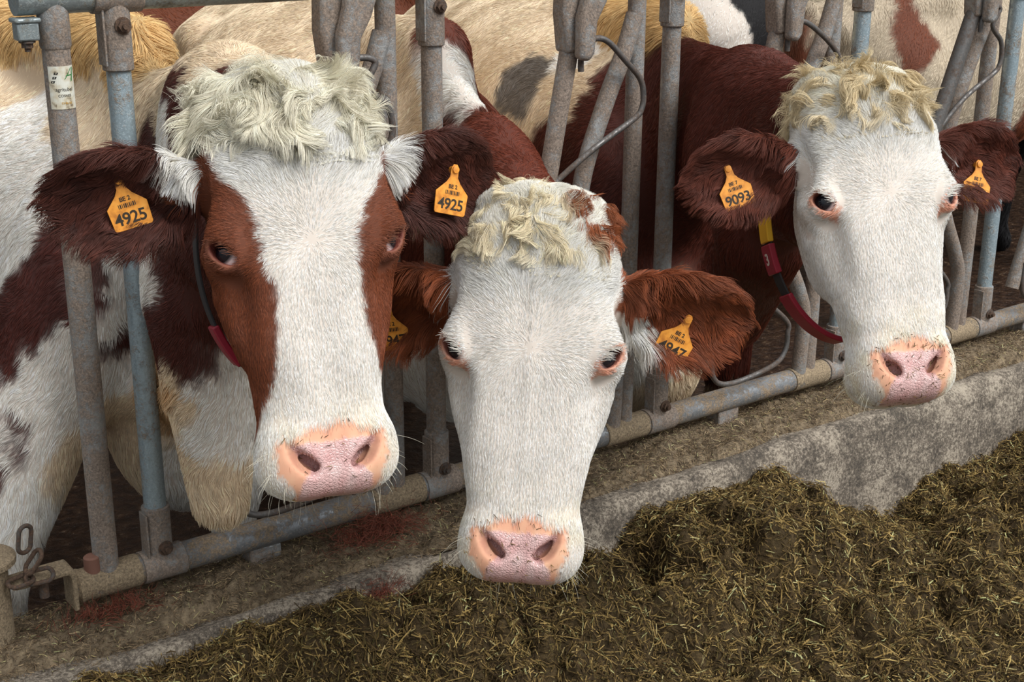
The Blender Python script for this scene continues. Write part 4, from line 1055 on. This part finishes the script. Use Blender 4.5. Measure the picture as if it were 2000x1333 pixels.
        keys, _ = grow(qh[m], nh[m], unit(nh[m]+np.array([.55, 0, .1])+.25*g.normal(size=(len(m), 3))), g.uniform(.012, .05, len(m))*g.random(len(m))**.5, np.full(len(m), .4), 6, .12, 25, 9, np.array([.2, 0, 0]), flat=False)
        S.add(keys*hs@HL.T+HO, np.tile(np.array(srgb(232, 226, 205)), (len(m), 1)), np.full(len(m), .00018))
    ns = c.get('chaff', 140)
    cand = np.flatnonzero((skin > .3) & (q[:, 0] > .45) & (vis > 0) & head)
    if len(cand) and ns:
        pc = g.choice(cand, ns); qc = q[pc]+g.normal(size=(ns, 3))*.002; nc = nr[pc]@HL
        dirs = np.stack([g.normal(size=ns), g.normal(size=ns), g.normal(size=ns)], 1)+np.array(c.get('chaffdir', (0, 0, 0)))
        dirs = unit(dirs-nc*(dirs*nc).sum(1)[:, None])
        Lc = g.uniform(.002, .014, ns)*g.random(ns)**.6
        keys = qc[:, None, :]+nc[:, None, :]*.0016+dirs[:, None, :]*Lc[:, None, None]*np.linspace(-.5, .5, 4)[None, :, None]
        cc = np.array([srgb(92, 66, 40), srgb(70, 52, 30), srgb(120, 96, 48)])[g.integers(0, 3, ns)]
        S.add(keys*hs@HL.T+HO, cc, np.full(ns, .0006))
    # ---- ears
    i = np.flatnonzero(er)
    if len(i):
        Pi, ni = P[i], n_[i]; qh = (Pi-HO)@HL/hs; nh = ni@HL; e_ = coat(c, Pi, k)[6]
        t = np.zeros_like(qh); Lh = np.zeros(len(i)); lift = np.zeros(len(i))
        for j, e in enumerate(c['ears']):
            m = e_ == j
            if not m.any(): continue
            o, A, B, Cn = ear_frame(e); a_, b_, c_ = ear_local(qh[m], e)
            if B[0] < 0: dnB = -B
            else: dnB = B
            inner = (nh[m]@Cn > .15).astype(float)
            s_ = np.clip(a_/e.get('len', .2), 0, 1)
            down = dnB[None]*np.ones((m.sum(), 1))
            tt = A[None]*(.55+.5*s_)[:, None]+down*(.75-.35*s_)[:, None]
            rimf = sstep(.55, 1.0, np.abs(b_)/(np.interp(s_, _EA, _EH)*e.get('wid', .062)+.002))
            tt = tt+(np.sign(b_)[:, None]*B[None])*(.5*rimf*(np.sign(b_)*(B@dnB) > 0))[:, None]
            t[m] = tt+.22*vecnoise(qh[m], 18, 120+j)
            Lh[m] = .016+.014*inner*(1-s_)+.016*rimf*inner+.006*g.random(m.sum())
            lift[m] = .22+.30*inner+.2*g.random(m.sum())
        t = unit(t-nh*(t*nh).sum(1)[:, None])
        keys, inv = grow(qh, nh, t, Lh*c.get('earlen', 1), lift, 6, .25, 22, 130+k, np.array([.12, 0, 0]), .5, .008)
        S.add(keys*hs@HL.T+HO, jitter(colr[i], inv, .14, .16), np.full(len(i), .00032))
    # ---- neck and trunk
    i = np.flatnonzero(bd)
    if len(i):
        Pi, ni = P[i], n_[i]
        t = np.stack([0*Pi[:, 0], .55+0*Pi[:, 0], -.75+0*Pi[:, 0]], 1)
        low = sstep(.75, .55, Pi[:, 2])[:, None]; t = t*(1-low)+np.array([0, .1, -1])*low
        top = sstep(1.22, 1.34, Pi[:, 2])[:, None]; t = t+top*sstep(.1, .35, Pi[:, 1])[:, None]*np.stack([np.sign(Pi[:, 0])*.5, 0*Pi[:, 0]-.25, 0*Pi[:, 0]], 1)
        t = t+.35*vecnoise(Pi, 5, 150+k)+.12*vecnoise(Pi, 25, 155+k)
        t = unit(t-ni*(t*ni).sum(1)[:, None])
        gold = sstep(.35, .15, np.abs(colr[i]-np.array(LABC['G'])).sum(1))
        Lb = (.017+.008*g.random(len(i)))*(1+.9*gold)*(1+.5*low[:, 0])
        keys, inv = grow(Pi, ni, t, Lb, .15+.12*g.random(len(i))+.15*gold, 4, .14, 18, 160+k, None, .45, .012)
        S.add(keys, jitter(colr[i], inv, .10, .09), np.full(len(i), c.get('bodyrad', .00066)))
    S.build('coat_hair', root, M_fur)
    print('COW', k, 'verts', len(V), 'strands', sum(len(x_) for x_ in S.c))

COWS = [
    dict(label='large cow in front with brown face, wide white blaze and dark brown ears', loc=(1.07, .11, 0), rz=R(10), nsx=.58, throat=(-.0, 0, .07), dew=.2, lr=.14, lz=.98, legs=(-.40, .16), bx=.02, crest=(.065, 0, .03), wz=.055, dewlap=False, bz=-.05, seed=.3,
         extra=[((.965, -.17, 1.02), (.985, -.135, .62), .105, .056), ((.985, -.14, .82), (1.0, .12, .78), .034, .08)],
         eyes=(.902, -.683, 1.236), az=14, el=20, roll=-.5,
         ears=[dict(base=(.108, -.128, -.085), dir=(.05, -1, -.12), nrm=(.40, .12, 1), len=.215, wid=.068, spots=[(.0, -.045, .042, 'W')]),
               dict(base=(.115, .128, -.085), dir=(.00, 1, -.29), nrm=(.30, -.25, 1), len=.225, wid=.071, spots=[(.0, .045, .042, 'W')])],
         earcol=srgb(84, 44, 34), rimcol=srgb(150, 92, 70), lash=srgb(120, 72, 50), headcol={'M': srgb(128, 68, 40)}, bodycol={'M': srgb(88, 42, 34)},
         tuft=dict(len=.088, col=srgb(236, 229, 208), spread=.9, keep=.9, to=.10), chaff=70, soil=.8),
    dict(label='white-faced cow with head lowest, warm chestnut ears and a brown patch on its poll', loc=(1.735, .13, 0), rz=R(-9), muz=.94, crest=(.02, 0, -.01), cr=.085, nsx=.48, lr=.165, seed=1.7, throat=(.085, 0, 0),
         eyes=(1.229, -.775, 1.038), az=40, el=21, roll=-2,
         ears=[dict(base=(.118, -.128, -.085), dir=(.22, -1, -.30), nrm=(.5, .12, 1), len=.21, wid=.066),
               dict(base=(.118, .128, -.085), dir=(.14, 1, -.08), nrm=(.5, -.10, 1), len=.208, wid=.070, spots=[(.022, -.045, .036, 'W')])],
         earcol=srgb(140, 74, 42), gaze=.12, rimcol=srgb(232, 168, 140), lash=srgb(235, 230, 220), headcol={'M': srgb(160, 90, 56)}, bodycol={'M': srgb(108, 50, 32)}, earlen=1.15,
         tuft=dict(len=.052, freq=16, to=.095, col=srgb(230, 216, 184), spread=.45, curl=.7, keep=.85, side=lambda q: sstep(.045, .065, q[:, 1]-.6*q[:, 0])*sstep(.06, .03, q[:, 0])), chaff=150, chaffdir=(1.6, 1.2, 0), soil=.8),
    dict(label='white-faced cow with curly straw-coloured topknot and red and yellow collar', loc=(2.44, .13, 0), rz=R(-13), nsx=.50, throat=(-.015, 0, .10), dewlap=False, lr=.12, lz=1.0, seed=3.1, crest=(.02, 0, -.02), hs=.955, muz=.92, bx=-.06, bz=-.17,
         extra=[((2.09, -.43, 1.02), (2.29, -.17, .74), .095, .07)],
         eyes=(1.873, -.904, 1.216), az=25, el=29, roll=.5,
         ears=[dict(base=(.120, -.128, -.085), dir=(.10, -1, -.10), nrm=(.35, .10, 1), len=.20, wid=.066),
               dict(base=(.120, .128, -.085), dir=(.0, 1, -.20), nrm=(.35, -.2, 1), len=.22, wid=.066)],
         earcol=srgb(104, 54, 40), gaze=.25, rimcol=srgb(232, 166, 138), lash=srgb(238, 234, 226), bodycol={'M': srgb(92, 42, 30)},
         tuft=dict(len=.074, col=srgb(220, 202, 164), spread=.4, curl=1.0, keep=.85, to=.105, freq=15, lift=.40), chaff=260, soil=1.3),
]
for k_ in (1, 2): SEEDS[(k_, 'h')]['W'] += [(u_, s_*v_, w_) for s_ in (-1, 1) for (u_, v_, w_) in ((.2, .135, -.05), (.25, .115, -.05), (.16, .125, -.03), (.3, .10, -.08), (.3, .07, -.18), (.22, .12, -.11), (.17, .13, -.08), (.24, .10, -.02), (.19, .11, -.01), (.40, .08, -.09), (.13, .125, -.02))]
FUR = globals().get('FURQ', 1.0)
for k_, c_ in enumerate(COWS): build_cow(k_, c_, fur=FUR)

# ------------------------------------------------------------------ cows standing behind the row
SEEDS[(3, 'b')] = {'B': [(0, .5, 1.1), (0, 1.5, 1.1), (0, 1, .6), (0, .2, .9)], 'W': [(0, 0, .3), (0, 1.6, .2)]}
SEEDS[(4, 'b')] = {'K': [(-.3, 1.92, 1.1), (-.3, 1.27, 1.05), (-.3, 1.1, .9), (-.3, .6, 1.1), (0, .2, 1.0), (-.35, 1.6, 1.27), (-.36, 1.55, .78), (-.3, 1.84, .95), (-.33, 1.36, 1.2), (.3, 1, 1)],
                   'W': [(-.33, 1.6, 1.08), (-.36, 1.50, 1.0), (-.36, 1.62, .93), (-.3, 1.74, 1.14), (0, 0, .3), (0, 1.5, .3), (-.36, .9, 1.1), (-.36, .9, .9)]}
SEEDS[(5, 'b')] = {'W': [(-.3, 1.72, 1.2), (-.36, 1.42, 1.0), (-.36, 1.02, 1.1), (-.36, 1.62, .8), (-.36, 1.12, .75), (-.3, 1.82, .9), (-.36, 1.22, 1.25), (-.36, 0.82, 1.1), (-.3, 0.82, 1.25), (-.3, 1.64, 1.3), (-.3, 1.47, 1.27), (-.25, 1.84, 1.28), (-.25, 1.80, 1.1)],
                   'B': [(-.3, 1.56, 1.25), (-.3, 1.58, 1.19), (-.3, 1.58, 1.30), (-.25, 1.93, 1.22), (-.25, 1.92, 1.1), (-.2, 1.95, 1.0), (-.33, 0.64, .92), (-.33, 0.67, .80), (-.3, 0.52, .95), (-.36, 1.32, .45), (-.3, 0.72, .5), (-.33, 1.44, .66)],
                   'K': [(-.3, 0.84, .52), (-.25, 0.62, .4)]}
for k_ in (3, 4, 5): SEEDS[(k_, 'h')] = {'M': [(.2, .15, -.1), (.2, -.15, -.1), (.2, 0, 0)]} if k_ != 4 else {'K': [(.2, .1, -.1), (.2, -.1, -.1)], 'W': [(.2, 0, 0)]}
def stander(k, label, loc, rz, **kw):
    Rz = np.array([[math.cos(rz), -math.sin(rz), 0], [math.sin(rz), math.cos(rz), 0], [0, 0, 1]])
    e = Rz@np.array([0, -.85, 1.22])+np.array(loc)
    az = -math.degrees(rz)      # facing its own way
    c = dict(label=label, loc=loc, rz=rz, eyes=tuple(e), az=az, el=28, roll=0, earcol=srgb(90, 48, 36), rimcol=srgb(150, 100, 80), lash=srgb(120, 80, 60), group='cows standing behind',
             ears=[dict(base=(.11, -.128, -.085), dir=(.06, -1, -.12), nrm=(.40, .12, 1), len=.21, wid=.066), dict(base=(.11, .128, -.085), dir=(.06, 1, -.12), nrm=(.40, -.12, 1), len=.21, wid=.066)],
             tuft=dict(len=.05, col=srgb(200, 170, 130)), chaff=0, headfur=.12, bodydens=22e3, bodyrad=.0010)
    c.update(kw); build_cow(k, c, .010, .03, FUR*.7)
stander(3, 'plain red-brown cow standing farther back, only its flank showing between the white cows', (1.72, 2.75, 0), R(-90))
stander(4, 'black cow with a white flank patch standing at the back of the barn', (6.3, 2.72, 0), R(90), bodydens=9e3, bodyrad=.0014)
stander(5, 'dirty white cow with small red patches standing behind the locking bars', (5.95, 1.30, 0), R(90), bodycol={'W': srgb(206, 192, 168)})

# ------------------------------------------------------------------ ear tags and collars
M_tag, nt_, b_ = newmat('orange_tag_plastic')
tcn = N(nt_, 'ShaderNodeTexCoord'); nz = N(nt_, 'ShaderNodeTexNoise', i_Scale=70.0, i_Detail=5.0); nt_.links.new(tcn.outputs['Object'], nz.inputs['Vector'])
rp = ramp(nt_, [(.36, srgb(196, 122, 44)), (.52, srgb(240, 158, 58)), (.75, srgb(250, 176, 76))]); nt_.links.new(nz.outputs[0], rp.inputs[0]); nt_.links.new(rp.outputs[0], b_.inputs['Base Color']); b_.inputs['Roughness'].default_value = .45
M_tagink = simple('tag_ink', srgb(52, 40, 26), .6)
def ear_tag(k, pt, num, roll, tilt=(0, 0), small='BE 2'):
    c = COWS[k]; hs = c.get('hs', 1); HL, HO = c['HL'], c['HO']
    e = c['ears'][0 if pt[1] < 0 else 1]; o, A, B, Cn = ear_frame(e)
    nrm = unit((Cn*.6+np.array([tilt[0], tilt[1], .7]))[None])[0]
    up0 = np.array([-1., 0, 0]); up0 = unit((up0-nrm*(up0@nrm))[None])[0]; rt0 = np.cross(up0, nrm)
    a = R(roll); up = up0*math.cos(a)+rt0*math.sin(a); rt = np.cross(up, nrm)
    if rt[1] < 0: rt = -rt
    ctr = np.array(pt)+nrm*.010
    Mx = np.eye(4); Mx[:3, 0] = HL@rt; Mx[:3, 1] = HL@up; Mx[:3, 2] = HL@nrm; Mx[:3, 3] = HL@ctr*hs+HO
    pl = [(-.027, -.026), (-.025, -.029), (.025, -.029), (.0275, -.026), (.0285, .004), (.012, .020), (.007, .028), (.006, .044), (.003, .048), (-.003, .048), (-.006, .044), (-.007, .028), (-.012, .020), (-.0285, .004)]
    t = MB().prism(pl, (0, 0, 0), (1, 0, 0), (0, 1, 0), (0, 0, 1), .0022).build('ear_tag', M_tag, bevel=.0006)
    t.parent = c['root']; t.matrix_local = Matrix(Mx.tolist())
    st = MB().tube([(0, .040, -.010), (0, .040, .004), (0, .040, .0045)], [.0055, .0055, .003], 14).build('stud', M_tag, t)
    n1 = text_mesh(num, .0235, M_tagink, 'number', .0002, .95, .0004); n1.parent = t; n1.location = (0, -.014, .0013)
    n2 = text_mesh(small, .0085, M_tagink, 'country_code', .0002, 1.0, .0002); n2.parent = t; n2.location = (0, .0135, .0013)
    bc = MB()
    for i, w in enumerate((.0008, .0016, .0008, .0012, .0020, .0008, .0014, .0008, .0018, .0010)): bc.box((-.0115+.0026*i, .0045, .0013), (w, .006, .0003))
    bc.build('barcode', M_tagink, t, smooth=False)
ear_tag(0, (.128, -.228, -.107), '4925', -12, (0, -.15))
ear_tag(0, (.145, .247, -.108), '4925', 12, (0, .1))
ear_tag(1, (.187, -.232, -.136), '4947', -10, (0, -.1))
ear_tag(1, (.176, .222, -.109), '4947', 24, (0, .1))
ear_tag(2, (.158, -.240, -.109), '9093', -14, (0, -.15), 'BE 7')
ear_tag(2, (.170, .228, -.115), '9093', 10, (0, .1), 'BE 7')

M_strap = simple('black_strap', srgb(46, 44, 46), .65); M_red = simple('crimson_plastic', srgb(150, 26, 48), .45); M_yel = simple('yellow_plastic', srgb(236, 182, 40), .45)
M_whiteink = simple('white_print', srgb(220, 210, 200), .5)
def collar(k, ctr, ax1, ax2, half, pieces, digit=None):
    """strap hanging round the neck: an ellipse in head coordinates, with coloured plastic pieces threaded on it"""
    c = COWS[k]; hs = c.get('hs', 1); HL, HO = c['HL'], c['HO']
    ctr = np.array(ctr, float); a1 = np.array(ax1, float); a2 = np.array(ax2, float)
    nrm = unit(np.cross(a1, a2)[None])[0]
    def strip(t0, t1, wdt, thk, name, mat, parent, n=40):
        V = []; F = []
        for i in range(n+1):
            t = t0+(t1-t0)*i/n
            p = ctr+a1*math.cos(t)+a2*math.sin(t); out = unit((a1*math.cos(t)/(a1@a1)+a2*math.sin(t)/(a2@a2))[None])[0]
            for s_, r_ in ((-1, 0), (1, 0), (1, 1), (-1, 1)): V.append((p+nrm*s_*wdt/2+out*(thk*(r_-.3)))*hs@HL.T+HO)
        for i in range(n):
            for j in range(4): F.append((4*i+j, 4*i+(j+1) % 4, 4*i+4+(j+1) % 4, 4*i+4+j))
        F += [(3, 2, 1, 0), (4*n, 4*n+1, 4*n+2, 4*n+3)]
        mb = MB(); mb.add(V, F); o = mb.build(name, mat, parent, bevel=thk*.25); return o
    st = strip(0, 2*np.pi*.999, half, .004, 'collar', M_strap, c['root'], 120)
    for (t0, t1, w, th, nm, m) in pieces: strip(t0, t1, w, th, nm, m, st, 24)
    if digit:
        t, ch, sz = digit
        p = ctr+a1*math.cos(t)+a2*math.sin(t); out = unit((a1*math.cos(t)/(a1@a1)+a2*math.sin(t)/(a2@a2))[None])[0]
        tan = unit((-a1*math.sin(t)+a2*math.cos(t))[None])[0]; up = -tan if tan[0] > 0 else tan; rt = np.cross(up, out)
        Mx = np.eye(4); Mx[:3, 0] = HL@rt; Mx[:3, 1] = HL@up; Mx[:3, 2] = HL@out; Mx[:3, 3] = HL@(p+out*.0100)*hs+HO
        n1 = text_mesh(ch, sz, M_whiteink, 'printed_digit', .0003, 1.0, .0006); n1.parent = st; n1.matrix_local = Matrix(Mx.tolist())
    return st
tuft_obj((1.365, -.06, .400), (.11, .06, .045), 900, 'big reddish hair tuft on the kerb ledge, left of the lowest muzzle', 1)
tuft_obj((1.285, -.20, .345), (.05, .03, .03), 260, 'small reddish hair tuft fallen at the kerb edge below the bigger tuft', 2)
tuft_obj((.79, -.05, .398), (.10, .03, .022), 350, 'reddish hair tuft under the rail end at the barrier post with the sticker', 3)
collar(2, (.20, 0, -.225), (0, .142, 0), (.22, 0, -.02), .034, [(R(173), R(188), .040, .012, 'yellow_block', M_yel), (R(157), R(172), .042, .013, 'number_block', M_red), (R(97), R(145), .050, .010, 'pendant', M_red)], (R(164.5), '3', .030))
collar(0, (.20, 0, -.23), (0, .122, 0), (.20, 0, -.02), .034, [(R(126), R(150), .044, .012, 'pendant', M_red)])
